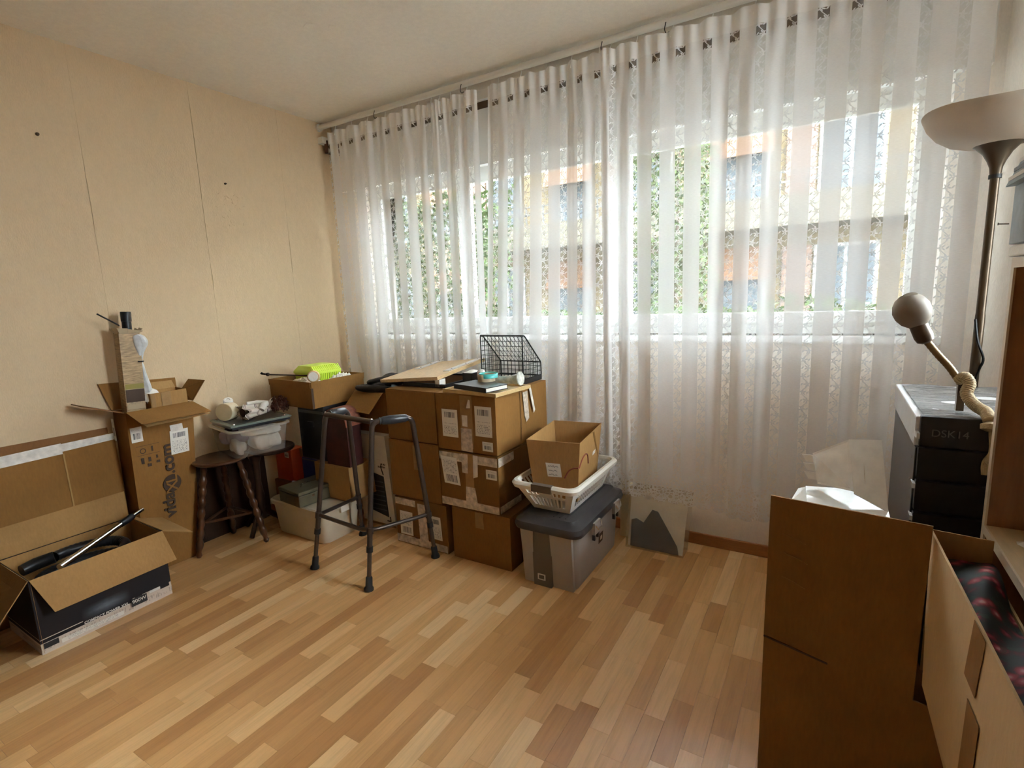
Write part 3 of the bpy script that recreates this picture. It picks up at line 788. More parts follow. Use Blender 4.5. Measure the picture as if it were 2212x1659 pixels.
def open_box(t, c, z0, z1, th, m, name='body', cb=None):
    """c: four rim corners (counter-clockwise from above); cb: bottom corners"""
    cb = cb or c; mb = MB()
    k = len(c); ctr = V((sum(p[0] for p in c)/k, sum(p[1] for p in c)/k, 0))
    def inn(p, z):
        d = (ctr-V((p[0], p[1], 0))); dd = d.normalized()*th*1.5; return (p[0]+dd.x, p[1]+dd.y, z)
    for i in range(k):
        a, b = c[i], c[(i+1) % k]; ab, bb = cb[i], cb[(i+1) % k]
        mb.hexa([(ab[0], ab[1], z0), (bb[0], bb[1], z0), inn(bb, z0), inn(ab, z0)], [(a[0], a[1], z1), (b[0], b[1], z1), inn(b, z1), inn(a, z1)])
    mb.slab([inn(p, z0+.004) for p in cb], .004)
    return mb.build(name, m, t)

# ------------------------------------------------------------------ the two stacks of removal cartons
YF = -.70
A = sealed('moving_box', 'plain brown carton under the tilted wooden board, topmost of the left stack', 1.022, 1.358, YF, -.22, .596, .866, 'card2', 1, group=STACK)
B = sealed('moving_box', 'brown carton with vertical tape, middle of the left stack', 1.018, 1.362, YF, -.22, .272, .590, 'card', 2, group=STACK)
TF(1.215, .44, .572, .045, B)
C = sealed('moving_box', 'carton with two labels and wrinkled tape, bottom of the left stack', 1.030, 1.388, YF, -.22, 0, .266, 'card3', 3, group=STACK)
MB().slab([(1.20, YF-.0056, .005), (1.262, YF-.0056, .005), (1.25, YF-.0056, .25), (1.195, YF-.0056, .25)], .0006).build('tape', 'tape_clear', C)
MB().slab([(1.032, YF-.0052, .006), (1.386, YF-.0052, .006), (1.386, YF-.0052, .045), (1.032, YF-.0052, .05)], .0006).build('tape', 'tape_clear', C)
MB().slab([(1.035, YF-.0048, .225), (1.18, YF-.0050, .225), (1.18, YF-.0050, .262), (1.035, YF-.0048, .262)], .0006).build('tape', 'tape_clear', C)
plate('shipping_label', 'label3', C, (1.063, YF-.006, .055), (1, 0, 0), (.02, 0, 1), .090, .135)
plate('shipping_label', 'label1', C, (1.275, YF-.006, .070), (1, 0, 0), (-.06, 0, 1), .082, .128)
D = sealed('moving_box', 'brown carton with three white labels, topmost of the right stack', 1.366, 1.722, YF, -.185, .580, .866, 'card', 4, group=STACK)
TF(1.555, .60, .862, .072, D)
MB().slab([(1.515, YF-.0066, .585), (1.585, YF-.0066, .582), (1.583, YF-.0066, .70), (1.518, YF-.0066, .70)], .0006).build('tape', 'tape_clear', D)
MB().slab([(1.53, YF-.0072, .71), (1.56, YF-.0072, .708), (1.562, YF-.0072, .765), (1.528, YF-.0072, .765)], .0006).build('tape', 'tape_white', D)
MB().slab([(1.556, YF-.0078, .80), (1.582, YF-.0078, .803), (1.582, YF-.0078, .842), (1.572, YF-.0078, .845)], .0006).build('tape', 'tape_white', D)
plate('shipping_label', 'label2', D, (1.405, YF-.006, .648), (1, 0, 0), (0, 0, 1), .096, .140)
plate('shipping_label', 'label2', D, (1.606, YF-.006, .668), (1, 0, 0), (0, 0, 1), .096, .148)
plate('barcode_sticker', 'label4', D, (1.643, YF-.006, .598), (1, 0, 0), (0, 0, 1), .06, .046)
MB().slab([(1.729, -.455, .845), (1.729, -.405, .845), (1.729, -.395, .70), (1.729, -.425, .685), (1.729, -.44, .72)], .0006).build('tape', 'tape_clear', D)
MB().slab([(1.732, -.395, .866), (1.732, -.375, .866), (1.738, -.345, .735), (1.738, -.36, .72)], .0006).build('tape', 'tape_white', D)
MB().slab([(1.7285, -.478, .60), (1.7285, -.472, .60), (1.7285, -.472, .865), (1.7285, -.478, .865)], .0006).build('crease', 'card_brown', D)
E_ = sealed('moving_box', 'carton wrapped in wrinkled clear tape, middle of the right stack', 1.368, 1.722, YF, -.185, .282, .572, 'card3', 5, group=STACK)
TF(1.555, .30, .57, .05, E_)
MB().slab([(1.370, YF-.0050, .525), (1.720, YF-.0050, .522), (1.720, YF-.0050, .566), (1.370, YF-.0050, .566)], .0006).build('tape', 'tape_clear', E_)
MB().slab([(1.7265, YF, .522), (1.7265, -.56, .525), (1.7265, -.56, .566), (1.7265, YF, .566)], .0006).build('tape', 'tape_clear', E_)
MB().slab([(1.372, YF-.0056, .284), (1.722, YF-.0056, .284), (1.722, YF-.0056, .322), (1.372, YF-.0056, .325)], .0006).build('tape', 'tape_clear', E_)
MB().slab([(1.7265, YF, .286), (1.7265, -.50, .286), (1.7265, -.50, .32), (1.7265, YF, .322)], .0006).build('tape', 'tape_clear', E_)
MB().slab([(1.525, YF-.0065, .30), (1.60, YF-.0065, .30), (1.585, YF-.0065, .40), (1.53, YF-.0065, .40)], .0006).build('tape', 'tape_clear', E_)
MB().slab([(1.512, YF-.0062, .47), (1.545, YF-.0062, .47), (1.55, YF-.0062, .568), (1.51, YF-.0062, .568)], .0006).build('tape', 'tape_clear', E_)
MB().slab([(1.578, YF-.0062, .45), (1.605, YF-.0062, .46), (1.61, YF-.0062, .568), (1.582, YF-.0062, .568)], .0006).build('tape', 'tape_white', E_)
plate('shipping_label', 'label3', E_, (1.398, YF-.007, .402), (1, 0, -.03), (-.12, 0, 1), .100, .143)
plate('barcode_sticker', 'label4', E_, (1.656, YF-.007, .458), (1, 0, 0), (0, 0, 1), .062, .048)
F_ = sealed('moving_box', 'unmarked brown carton on the floor, bottom of the right stack', 1.426, 1.776, YF, -.19, 0, .276, 'card', 6, group=STACK)
TF(1.60, .19, .272, .05, F_)

# ------------------------------------------------------------------ things lying on the stacks
def bz(x, y): return .905+.065*(x-.944)+.10*(y+.65)
wb_ = thing('wooden_board', 'wooden board with two metal strips lying tilted on the carton', 'board', (1.12, -.4, .9))
x0, x1, y0, y1 = .944, 1.322, -.655, -.175
MB().slab([(x0, y0, bz(x0, y0)), (x1, y0+.03, bz(x1, y0+.03)), (x1, y1, bz(x1, y1)), (x0+.02, y1-.06, bz(x0+.02, y1-.06))], .018).build('panel', 'board_wood', wb_)
for xa in (.985, 1.262):
    P = [(xa, -.50, 0), (xa+.042, -.50, 0), (xa+.050, -.18, 0), (xa+.010, -.18, 0)]
    if xa < 1.1: P = [(xa, -.42, 0), (xa+.042, -.42, 0), (xa+.047, -.20, 0), (xa+.007, -.20, 0)]
    st = MB().slab([(a, b, bz(a, b)+.0035) for a, b, _ in P], .003).build('metal_strip', 'alu', wb_)
    for q in (.15, .55, .9):
        a = xa+.022+.008*q; b = P[0][1]+(P[2][1]-P[0][1])*q
        MB().lathe([(.005, 0), (.004, .0015)], (a, b, bz(a, b)+.0035), (0, 0, 1), 8).build('screw', 'bronze', st)
MB().box(1.285, 1.315, -.60, -.55, .872, bz(1.3, -.57)-.024).build('label_tag', 'paper', wb_)
pf = thing('picture_frame', 'dark flat picture frame between the carton and the wooden board', 'picture frame', (1.22, -.4, .872))
MB().box(1.06, 1.352, -.60, -.585, .869, .888).build('frame_bar', 'black_satin', pf); MB().box(1.06, 1.352, -.255, -.24, .869, .888).build('frame_bar', 'black_satin', pf)
MB().box(1.06, 1.075, -.585, -.255, .869, .888).build('frame_bar', 'black_satin', pf); MB().box(1.337, 1.352, -.585, -.255, .869, .888).build('frame_bar', 'black_satin', pf)
MB().box(1.075, 1.337, -.585, -.255, .870, .879).build('picture', 'card_brown', pf)
# wire magazine holder
cg = thing('wire_file_holder', 'black wire mesh file holder with a slanted top', 'file holder', (1.56, -.25, .868))
X0, X1, YN, YS, ZB, ZT, ZS = 1.432, 1.692, -.375, -.18, .869, 1.125, .965
MB().box(X0, X1, YN, YS, ZB, ZB+.004).build('base_plate', 'black_metal', cg)
rim = MB(); rw_ = .0036
for x in (X0, X1):
    rim.tube(rounded([(x, YN, ZB+.004), (x, YN, ZT), (x, YN+.02, ZT), (x, YS-.0, ZS), (x, YS, ZB+.004)], .012, 4), rw_, 8)
rim.tube([(X0, YN, ZT), (X1, YN, ZT)], rw_, 8); rim.tube([(X0, YS, ZS), (X1, YS, ZS)], rw_, 8)
for (a, b) in (((X0, YN), (X1, YN)), ((X0, YS), (X1, YS)), ((X0, YN), (X0, YS)), ((X1, YN), (X1, YS))): rim.tube([(*a, ZB+.022), (*b, ZB+.022)], rw_, 8)
rim.build('rim_wire', 'black_metal', cg)
MB().box(X0-.002, X1+.002, YN-.003, YN, ZB, ZB+.03).build('base_band', 'black_metal', cg); MB().box(X1, X1+.003, YN, YS, ZB, ZB+.03).build('base_band', 'black_metal', cg)
wr = .0013
def ztop(y): return ZT if y < YN+.02 else ZT+(ZS-ZT)*(y-YN-.02)/(YS-YN-.02)
for nm, ys, zt in (('front_mesh', YN, ZT), ('back_mesh', YS, ZS)):
    mb = MB()
    for q in range(1, 11): x = X0+(X1-X0)*q/11; mb.tube([(x, ys, ZB), (x, ys, zt)], wr, 5)
    nn = int((zt-ZB)/.025)
    for q in range(1, nn+1): z = ZB+q*.025; mb.tube([(X0, ys, z), (X1, ys, z)], wr, 5)
    mb.build(nm, 'black_metal', cg)
for x in (X0, X1):
    mb = MB()
    for q in range(1, 10): y = YN+(YS-YN)*q/10; mb.tube([(x, y, ZB), (x, y, ztop(y))], wr, 5)
    for q in range(1, 11):
        z = ZB+q*.025; ye = YS if z < ZS else YN+.02+(YS-YN-.02)*(z-ZT)/(ZS-ZT)
        mb.tube([(x, YN, z), (x, min(ye, YS), z)], wr, 5)
    mb.build('side_mesh', 'black_metal', cg)
mb = MB()
for q in range(1, 11): x = X0+(X1-X0)*q/11; mb.tube([(x, YN+.02, ZT), (x, YS, ZS)], wr, 5)
mb.build('slope_mesh', 'black_metal', cg)
# wooden tray, book, pipe, tape, small box
tr = thing('wooden_tray', 'shallow pale wood tray under the black book', 'tray', (1.59, -.56, .868))
TT = rotz(1.588, -.565, math.radians(-6), .8685)
MB(TT).box(-.165, .165, -.135, .135, 0, .005).build('tray_bottom', 'oak', tr)
for b in ((-.17, .17, -.14, -.128), (-.17, .17, .128, .14), (-.17, -.158, -.128, .128), (.158, .17, -.128, .128)): MB(TT).box(*b, 0, .017).build('tray_side', 'oak', tr)
bk = thing('black_book', 'closed black hardback book lying on the wooden tray', 'book', (1.6, -.63, .886))
TT = rotz(1.592, -.625, math.radians(-14), .8862)
MB(TT).box(-.118, .118, -.072, .072, 0, .003).build('cover', 'black_satin', bk); MB(TT).box(-.118, .118, -.072, .072, .020, .0235).build('cover', 'black_satin', bk)
MB(TT).box(-.118, .118, -.072, -.069, .003, .020).build('spine', 'black_satin', bk); MB(TT).box(-.114, .114, -.069, .069, .003, .020).build('pages', 'paper', bk)
pp = thing('plastic_pipe', 'bent clear plastic pipe lying in front of the wire holder', 'pipe', (1.62, -.50, .89))
MB().tube(smooth_path([(1.475, -.445, .935), (1.50, -.475, .915), (1.56, -.487, .907), (1.64, -.487, .909), (1.70, -.485, .914), (1.735, -.485, .921)], 6), [.023]*7+[.020]*12+[.021]*6+[.026]*5+[.032], 16).build('pipe_body', 'clearpvc', pp)
MB().lathe([(.034, -.004), (.036, 0), (.034, .004)], (1.737, -.485, .9215), (1, 0, .12), 20).build('flange', 'clearpvc', pp)
tp_ = thing('tape_roll', 'beige and teal ring of tape standing on the black book', 'tape roll', (1.57, -.55, .91))
TT = M.Translation((1.575, -.545, .9105))
def ring(mb, r0, r1, z0, z1, n=28):
    mb.lathe([(r1, z0), (r1, z1), (r0, z1), (r0, z0), (r1, z0)], (0, 0, 0), (0, 0, 1), n, caps=False); return mb
ring(MB(TT), .040, .044, 0, .036).build('tape_band', 'kraft', tp_); ring(MB(M.Translation((1.585, -.54, .9285))), .045, .0475, 0, .022).build('teal_band', 'teal', tp_)
sb = thing('small_black_box', 'small black carton with a white top under the end of the board', 'box', (1.40, -.42, .868))
MB().box(1.362, 1.425, -.46, -.36, .870, .930).build('carton', 'black', sb); MB().grid(lambda u, v: (1.365+.057*u, -.455+.09*v, .931+.012*math.sin(PI*u)*math.sin(PI*v)), 8, 8).build('white_filling', 'paper', sb)

# ------------------------------------------------------------------ walking frame
wk = thing('walking_frame', 'bronze metal walking frame with black hand grips, standing on the laminate', 'walking frame', (1.06, -.94, 0))
leg = {'A': ((.862, -1.13), (.905, -1.005)), 'B': ((1.265, -1.147), (1.255, -1.03)), 'C': ((1.342, -.754), (1.345, -.86)), 'D': ((.79, -.739), (.90, -.86))}
ZW = .780
def on_leg(k, z): f, t_ = leg[k]; q = z/ZW; return V((f[0]+(t_[0]-f[0])*q, f[1]+(t_[1]-f[1])*q, z))
for a, b in (('A', 'D'), ('B', 'C')):
    pa, pb = on_leg(a, .19), on_leg(b, .19)
    ta, tb = V((*leg[a][1], ZW)), V((*leg[b][1], ZW-.008))
    MB().tube(rounded([pa, ta, tb, pb], .035, 7), .0125, 14).build('side_frame', 'walker', wk)
    d = tb-ta
    MB().tube([ta+d*.22, ta+d*.27, ta+d*.55, ta+d*.83, ta+d*.88], [.015, .0195, .0215, .0185, .015], 14).build('hand_grip', 'grip', wk)
    MB().tube([ta+d*.17, ta+d*.21], [.0165, .0165], 14).build('grip_collar', 'rubber', wk)
MB().tube([V((*leg['A'][1], ZW)), V((*leg['B'][1], ZW))], .0125, 14).build('front_bar', 'walker', wk)
for q in (0, 1):
    p = V((*leg['AB'[q]][1], ZW)); MB().lathe([(.005, 0), (.004, .004)], p+V((0, 0, .0115)), (0, 0, 1), 8).build('rivet', 'steel', wk)
for k in 'ABCD':
    MB().tube([on_leg(k, .20), on_leg(k, .03)], .0105, 12).build('leg_extension', 'walker', wk)
    MB().tube([on_leg(k, .205), on_leg(k, .178)], .0155, 12).build('leg_collar', 'rubber', wk)
    MB().lathe([(.023, 0), (.022, .012), (.0165, .02), (.0155, .06), (.013, .065)], on_leg(k, 0), (on_leg(k, 1)-on_leg(k, 0)), 14).build('rubber_foot', 'rubber', wk)
MB().tube([on_leg('D', .250), on_leg('A', .275)], .010, 12).build('brace_bar', 'walker', wk)
bb = on_leg('B', .278); MB().tube(rounded([on_leg('A', .275), bb+V((.0, -.012, 0)), on_leg('C', .25)], .07, 8), .010, 12).build('brace_bar', 'walker', wk)
for k, z in (('A', .275), ('C', .25), ('D', .25), ('B', .278)): MB().tube([on_leg(k, z-.015), on_leg(k, z+.015)], .0165, 12).build('brace_clamp', 'walker', wk)

# ------------------------------------------------------------------ grey storage box, laundry basket, carton, document cases
def rrect(x0, x1, y0, y1, r, k=5):
    out = []
    for cx, cy, a0 in ((x1-r, y1-r, 0), (x0+r, y1-r, PI/2), (x0+r, y0+r, PI), (x1-r, y0+r, 1.5*PI)):
        for i in range(k+1): a = a0+PI/2*i/k; out.append((cx+r*math.cos(a), cy+r*math.sin(a)))
    return out
def loft(mb, loops, cap0=True, cap1=True, smooth=True):
    n = len(loops[0]); pts = [p for l in loops for p in l]
    fs = [(j*n+i, j*n+(i+1) % n, (j+1)*n+(i+1) % n, (j+1)*n+i) for j in range(len(loops)-1) for i in range(n)]
    mb.add(pts, fs, smooth); o = len(mb.v)-len(pts)
    mb.sharp = True
    if cap0: mb.f.append([o+i for i in range(n)][::-1])
    if cap1: mb.f.append([o+(len(loops)-1)*n+i for i in range(n)])
    return mb
def rl(x0, x1, y0, y1, r, z, T=None):
    return [(T @ V((a, b, z))) if T else (a, b, z) for a, b in rrect(x0, x1, y0, y1, r)]
gs = thing('storage_box', 'grey plastic storage box with charcoal clip lid under the laundry basket', 'storage box', (1.99, -.46, 0))
loft(MB(), [rl(1.868, 2.122, -.715, -.215, .03, 0), rl(1.862, 2.128, -.722, -.208, .035, .012), rl(1.846, 2.142, -.738, -.190, .035, .275)]).build('body', 'grey_plastic', gs)
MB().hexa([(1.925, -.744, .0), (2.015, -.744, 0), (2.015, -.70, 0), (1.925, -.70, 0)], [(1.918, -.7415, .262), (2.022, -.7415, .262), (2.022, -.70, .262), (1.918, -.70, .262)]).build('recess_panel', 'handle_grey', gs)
for a, b in ((1.868, 1.922), (2.018, 2.118)):
    MB().hexa([(a, -.729, 0.0), (b, -.729, 0.0), (b, -.69, 0.0), (a, -.69, 0.0)], [(a-.004, -.752, .27), (b+.004, -.752, .27), (b+.004, -.69, .27), (a-.004, -.69, .27)]).build('corner_rib', 'grey_plastic', gs)
MB().slab([(1.945, -.7452, .03), (1.985, -.7452, .03), (1.985, -.7450, .06), (1.945, -.7450, .06)], .0008).build('recycling_mark', 'print_white', gs)
MB().slab([(1.952, -.7460, .036), (1.978, -.7460, .036), (1.978, -.7460, .054), (1.952, -.7460, .054)], .0008).build('recycling_mark', 'handle_grey', gs)
lidb = MB(); loft(lidb, [rl(1.828, 2.162, -.758, -.172, .045, .268), rl(1.822, 2.168, -.764, -.166, .05, .285), rl(1.828, 2.162, -.758, -.172, .048, .305), rl(1.852, 2.138, -.735, -.195, .04, .312), rl(1.866, 2.124, -.722, -.208, .035, .330)])
lo = lidb.build('lid', 'dark_plastic', gs)
for q in range(3): MB().box(2.01+.03*q, 2.016+.03*q, -.70, -.23, .330, .3335).build('lid_rib', 'dark_plastic', lo)
for yc in (-.575, -.315):
    c = MB().box(2.160, 2.176, yc-.035, yc+.035, .235, .292).build('clip', 'grey_plastic', gs)
    MB().tube([(2.178, yc-.032, .282), (2.186, yc-.02, .262), (2.186, yc+.02, .262), (2.178, yc+.032, .282)], .004, 8).build('wire_loop', 'steel', c)
    MB().box(2.158, 2.172, yc-.028, yc-.014, .205, .236).build('hook', 'dark_plastic', c); MB().box(2.158, 2.172, yc+.014, yc+.028, .205, .236).build('hook', 'dark_plastic', c)
MB().slab([(2.1375, -.475, .125), (2.1375, -.425, .125), (2.1412, -.425, .175), (2.1412, -.475, .175)], .001).build('emblem', 'print_dark', gs)
MB().slab([(2.140, -.460, .140), (2.140, -.440, .140), (2.1422, -.440, .160), (2.1422, -.460, .160)], .001).build('emblem_mark', 'print_white', gs)

lb = thing('laundry_basket', 'white slotted laundry basket with grey handles on the storage box lid', 'basket', (1.97, -.47, .334))
LB = dict(b=(1.885, 2.070, -.650, -.250), t=(1.822, 2.128, -.725, -.215)); ZB0, ZB1 = .3345, .478
def bp(side, s, h):
    """point on a basket wall: s along, h up (0..1), with rounded corners left to the rim"""
    b, t_ = LB['b'], LB['t']; x0, x1, y0, y1 = [b[i]+(t_[i]-b[i])*h for i in range(4)]; z = ZB0+(ZB1-ZB0)*h
    return {'f': (x0+(x1-x0)*s, y0, z), 'r': (x1, y0+(y1-y0)*s, z), 'k': (x1+(x0-x1)*s, y1, z), 'l': (x0, y1+(y0-y1)*s, z)}[side]
for sd, nb in (('f', 9), ('r', 15), ('k', 9), ('l', 15)):
    mb = MB()
    def q4(s0, s1, h0, h1): mb.slab([bp(sd, s0, h0), bp(sd, s1, h0), bp(sd, s1, h1), bp(sd, s0, h1)], .004)
    q4(0, 1, 0, .17); q4(0, 1, .52, .60); q4(0, 1, .92, 1)
    e = .13 if sd in 'fk' else .10
    for h0, h1 in ((.17, .52), (.60, .92)):
        q4(0, e, h0, h1); q4(1-e, 1, h0, h1)
        for i in range(nb-1):
            s = e+(1-2*e)*(i+1)/nb; hw = .20*(1-2*e)/nb
            q4(s-hw, s+hw, h0, h1)
        if sd == 'f' and h0 > .5: q4(.36, .62, h0, h1)
    mb.build('slotted_wall', 'white_plastic', lb)
MB().box(LB['b'][0], LB['b'][1], LB['b'][2], LB['b'][3], ZB0, ZB0+.005).build('basket_floor', 'white_plastic', lb)
t_ = LB['t']; 
def rimloop(r, z, g): return [(a, b, z) for a, b in rrect(t_[0]-g, t_[1]+g, t_[2]-g, t_[3]+g, .045)]
rm = MB(); L_ = [rimloop(0, ZB1-.022, .012), rimloop(0, ZB1-.004, .018), rimloop(0, ZB1+.008, .010), rimloop(0, ZB1+.008, -.002), rimloop(0, ZB1-.004, -.006)]
loft(rm, L_, False, False); rm.build('rim', 'white_plastic', lb)
for yy in (t_[2], t_[3]):
    s_ = -1 if yy < -.5 else 1
    MB().box(1.925, 2.025, min(yy+s_*.021, yy-s_*.008), max(yy+s_*.021, yy-s_*.008), ZB1-.024, ZB1+.0095).build('handle', 'handle_grey', lb)
# carton standing in the basket
oc = thing('open_carton', 'open brown carton with a handwritten note standing in the laundry basket', 'box', (1.975, -.46, .34))
TT = rotz(1.972, -.468, math.radians(7.5))
def tl(x, y): p = TT @ V((x, y, 0)); return (p.x, p.y)
rimc = [tl(-.128, -.195), tl(.128, -.195), tl(.128, .195), tl(-.128, .195)]; botc = [tl(-.104, -.170), tl(.104, -.170), tl(.104, .170), tl(-.104, .170)]
open_box(oc, rimc, .388, .672, .0035, 'card_in', cb=botc)
def side_pt(i, s, z, out=.0015):
    a, b = V((*botc[i], .388)), V((*botc[(i+1) % 4], .388)); c, d = V((*rimc[i], .672)), V((*rimc[(i+1) % 4], .672)); h = (z-.388)/.284
    p = a.lerp(b, s).lerp(c.lerp(d, s), h); n = (b-a).cross(V((0, 0, 1))).normalized(); return p+n*out
nt_o = MB().slab([side_pt(0, .36, .500, .002), side_pt(0, .66, .502, .002), side_pt(0, .63, .567, .002), side_pt(0, .335, .567, .002)], .0006).build('handwritten_note', 'paper', oc)
a_, b_ = side_pt(0, .62, .57, .003), side_pt(0, .33, .568, .003)
for i_ in range(3):
    rs_ = random.Random(60+i_); z_ = .511+.0205*i_; sx_ = [.385+.012*q for q in range(int(15+rs_.random()*4))]
    MB().tube([side_pt(0, q, z_+rs_.uniform(-.0045, .0045), .0028) for q in sx_], .0009, 5).build('handwriting', 'print_black', oc)
ar = [side_pt(0, .72, .50), side_pt(0, .80, .535), side_pt(0, .90, .552), side_pt(0, .995, .555)]
MB().tube(smooth_path(ar, 5), .0035, 6).build('arch_print', 'print_red', oc)
ar = [side_pt(1, .005, .555), side_pt(1, .10, .58), side_pt(1, .24, .592), side_pt(1, .36, .578), side_pt(1, .42, .53)]
MB().tube(smooth_path(ar, 5), .0035, 6).build('arch_print', 'print_red', oc)
plate('small_print', 'lines_small', oc, side_pt(1, .62, .545, .001), side_pt(1, .9, .545)-side_pt(1, .6, .545), (0.15, 0, 1), .05, .02)
MB().slab([side_pt(1, .55, .668, .002), side_pt(1, .62, .668, .002), side_pt(1, .98, .50, .002), side_pt(1, .96, .50, .002)], .0006).build('perforation', 'card3', oc)

dc = thing('document_case', 'frosted translucent document case leaning below the curtain, dark sheet inside', 'document case', (2.325, -.15, 0))
lean = .090
def dfy(z, d): return -.205+.090*z/.296+d
MB().hexa([(2.178, -.205, 0), (2.474, -.200, 0), (2.474, -.105, 0), (2.178, -.11, 0)], [(2.172, -.205+lean, .296), (2.484, -.198+lean, .290), (2.484, -.118+lean, .290), (2.172, -.122+lean, .296)]).build('shell', 'case_frost', dc)
MB().slab([(a, dfy(z, .010), z) for a, z in ((2.20, .006), (2.45, .006), (2.44, .045), (2.33, .195), (2.30, .20), (2.26, .13), (2.22, .145), (2.195, .135))], .003).build('folded_sheet', 'dark_plastic', dc)
MB().slab([(a, dfy(z, .018), z) for a, z in ((2.185, .004), (2.468, .004), (2.475, .282), (2.18, .284))], .002).build('backlight_sheet', 'paper', dc)  # pale sheet added so the case looks lit through from behind
dc2 = thing('document_case', 'cream document case standing between the storage box and the frosted case', 'document case', (2.14, -.06, 0))
soften(MB().hexa([(2.11, -.10, 0), (2.172, -.098, 0), (2.172, -.04, 0), (2.11, -.042, 0)], [(2.11, -.085, .30), (2.170, -.083, .30), (2.170, -.03, .30), (2.11, -.032, .30)]).build('shell', 'cream', dc2), .006)
MB().box(2.125, 2.155, -.068, -.052, .30, .312).build('carry_handle', 'cream', dc2)

# ------------------------------------------------------------------ corner behind the walking frame
bn = thing('plastic_bin', 'milky lidded plastic bin on the floor under the green cash box', 'storage box', (.51, -.81, 0))
loft(MB(), [rl(.285, .700, -.925, -.690, .04, 0), rl(.278, .707, -.932, -.683, .045, .01), rl(.268, .730, -.950, -.672, .045, .185)]).build('body', 'bin_plastic', bn)
loft(MB(), [rl(.258, .740, -.960, -.662, .05, .183), rl(.255, .743, -.963, -.659, .05, .205), rl(.262, .736, -.956, -.666, .05, .212), rl(.285, .715, -.935, -.685, .04, .206)]).build('lid', 'bin_plastic', bn)
MB().box(.735, .748, -.84, -.78, .165, .20).build('clip', 'white_plastic', bn)
cb_ = thing('cash_box', 'olive green metal cash box with a wire handle on the plastic bin', 'cash box', (.50, -.85, .213))
TT = rotz(.492, -.846, math.radians(-6), .2135)
soften(MB(TT).box(-.105, .105, -.125, .125, 0, .066).build('case', 'cash', cb_), .006, 3); soften(MB(TT).box(-.107, .107, -.127, .127, .068, .088).build('lid', 'cash', cb_), .006, 3)
MB(TT).tube(rounded([(.02, -.06, .088), (.03, -.06, .108), (.03, .05, .108), (.02, .05, .088)], .012, 5), .003, 8).build('handle', 'steel', cb_)
MB(TT).lathe([(.009, 0), (.008, .003)], (.105, -.04, .05), (1, 0, 0), 10).build('lock', 'steel', cb_)
ob_ = thing('orange_box', 'upright orange red carton behind the plastic bin', 'box', (.18, -.73, .255))
soften(MB().box(.105, .258, -.775, -.68, .252, .452).build('carton', 'orange', ob_), .002); plate('corner_print', 'label4', ob_, (.195, -.7755, .40), (1, 0, 0), (0, 0, 1), .04, .035)
sealed('small_carton', 'dark brown carton on the floor under the orange carton', .09, .245, -.79, -.60, 0, .250, 'card_brown', 12)
wp = thing('white_sleeve', 'thin white card sleeve standing below the orange carton', 'card', (.265, -.79, .213))
MB().hexa([(.270, -.800, .2135), (.33, -.800, .2135), (.33, -.790, .2135), (.270, -.790, .2135)], [(.26, -.79, .262), (.33, -.79, .262), (.33, -.78, .262), (.26, -.78, .262)]).build('sleeve', 'paper', wp)
bl = thing('blue_box', 'dark blue carton behind the cash box', 'box', (.38, -.72, .213))
soften(MB().box(.285, .462, -.722, -.665, .2135, .400).build('carton', 'blue', bl), .002); MB().box(.285, .462, -.7228, -.722, .385, .392).build('stripe', 'print_grey', bl)
sealed('small_carton', 'tiny brown carton lying on the blue carton', .275, .345, -.725, -.675, .4015, .452, 'card_brown', 13, flap=False, bulge=.001)
sp = sealed('support_carton', 'brown carton hidden behind the blue carton carrying the black case', .30, .47, -.655, -.40, 0, .40, 'card3', 14)
be = sealed('beige_carton', 'plain beige carton behind the cash box and the walking frame leg', .492, .78, -.79, -.60, .2135, .416, 'card_pale', 15, rotz(0, 0, 0))
bc = thing('black_case', 'tall black case under the carton tray', 'case', (.46, -.6, .418))
soften(MB().box(.352, .585, -.765, -.42, .4185, .748).build('shell', 'black', bc), .008, 3); MB().box(.36, .577, -.768, -.765, .70, .715).build('trim_line', 'print_grey', bc)
MB().box(.44, .49, -.772, -.765, .62, .65).build('latch', 'black_satin', bc)
pv = thing('arched_case', 'dark maroon case with an arched red brown edge, behind the walking frame', 'case', (.70, -.72, .418))
prof = [(.605, .418), (.79, .418), (.79, .65)] + [(.6975+.0925*math.cos(a), .65+.095*math.sin(a)) for a in [PI*i/12 for i in range(1, 12)]] + [(.605, .65)]
mb = MB(); mb.slab([(x, -.785, z) for x, z in prof], .10); mb.build('shell', 'maroon', pv)
mb = MB(); arc = [(.6975+.0935*math.cos(a), .65+.096*math.sin(a)) for a in [PI*i/16 for i in range(17)]]
for i in range(16): (xa, za), (xb, zb) = arc[i], arc[i+1]; mb.hexa([(xa, -.792, za), (xb, -.792, zb), (xb, -.678, zb), (xa, -.678, za)], [(xa+(xa-.6975)*.05, -.792, za+(za-.65)*.05), (xb+(xb-.6975)*.05, -.792, zb+(zb-.65)*.05), (xb+(xb-.6975)*.05, -.678, zb+(zb-.65)*.05), (xa+(xa-.6975)*.05, -.678, za+(za-.65)*.05)])
mb.build('edge_band', 'maroon_edge', pv); MB().lathe([(.008, 0), (.006, .004)], (.70, -.786, .70), (0, -1, 0), 10).build('stud', 'steel', pv)
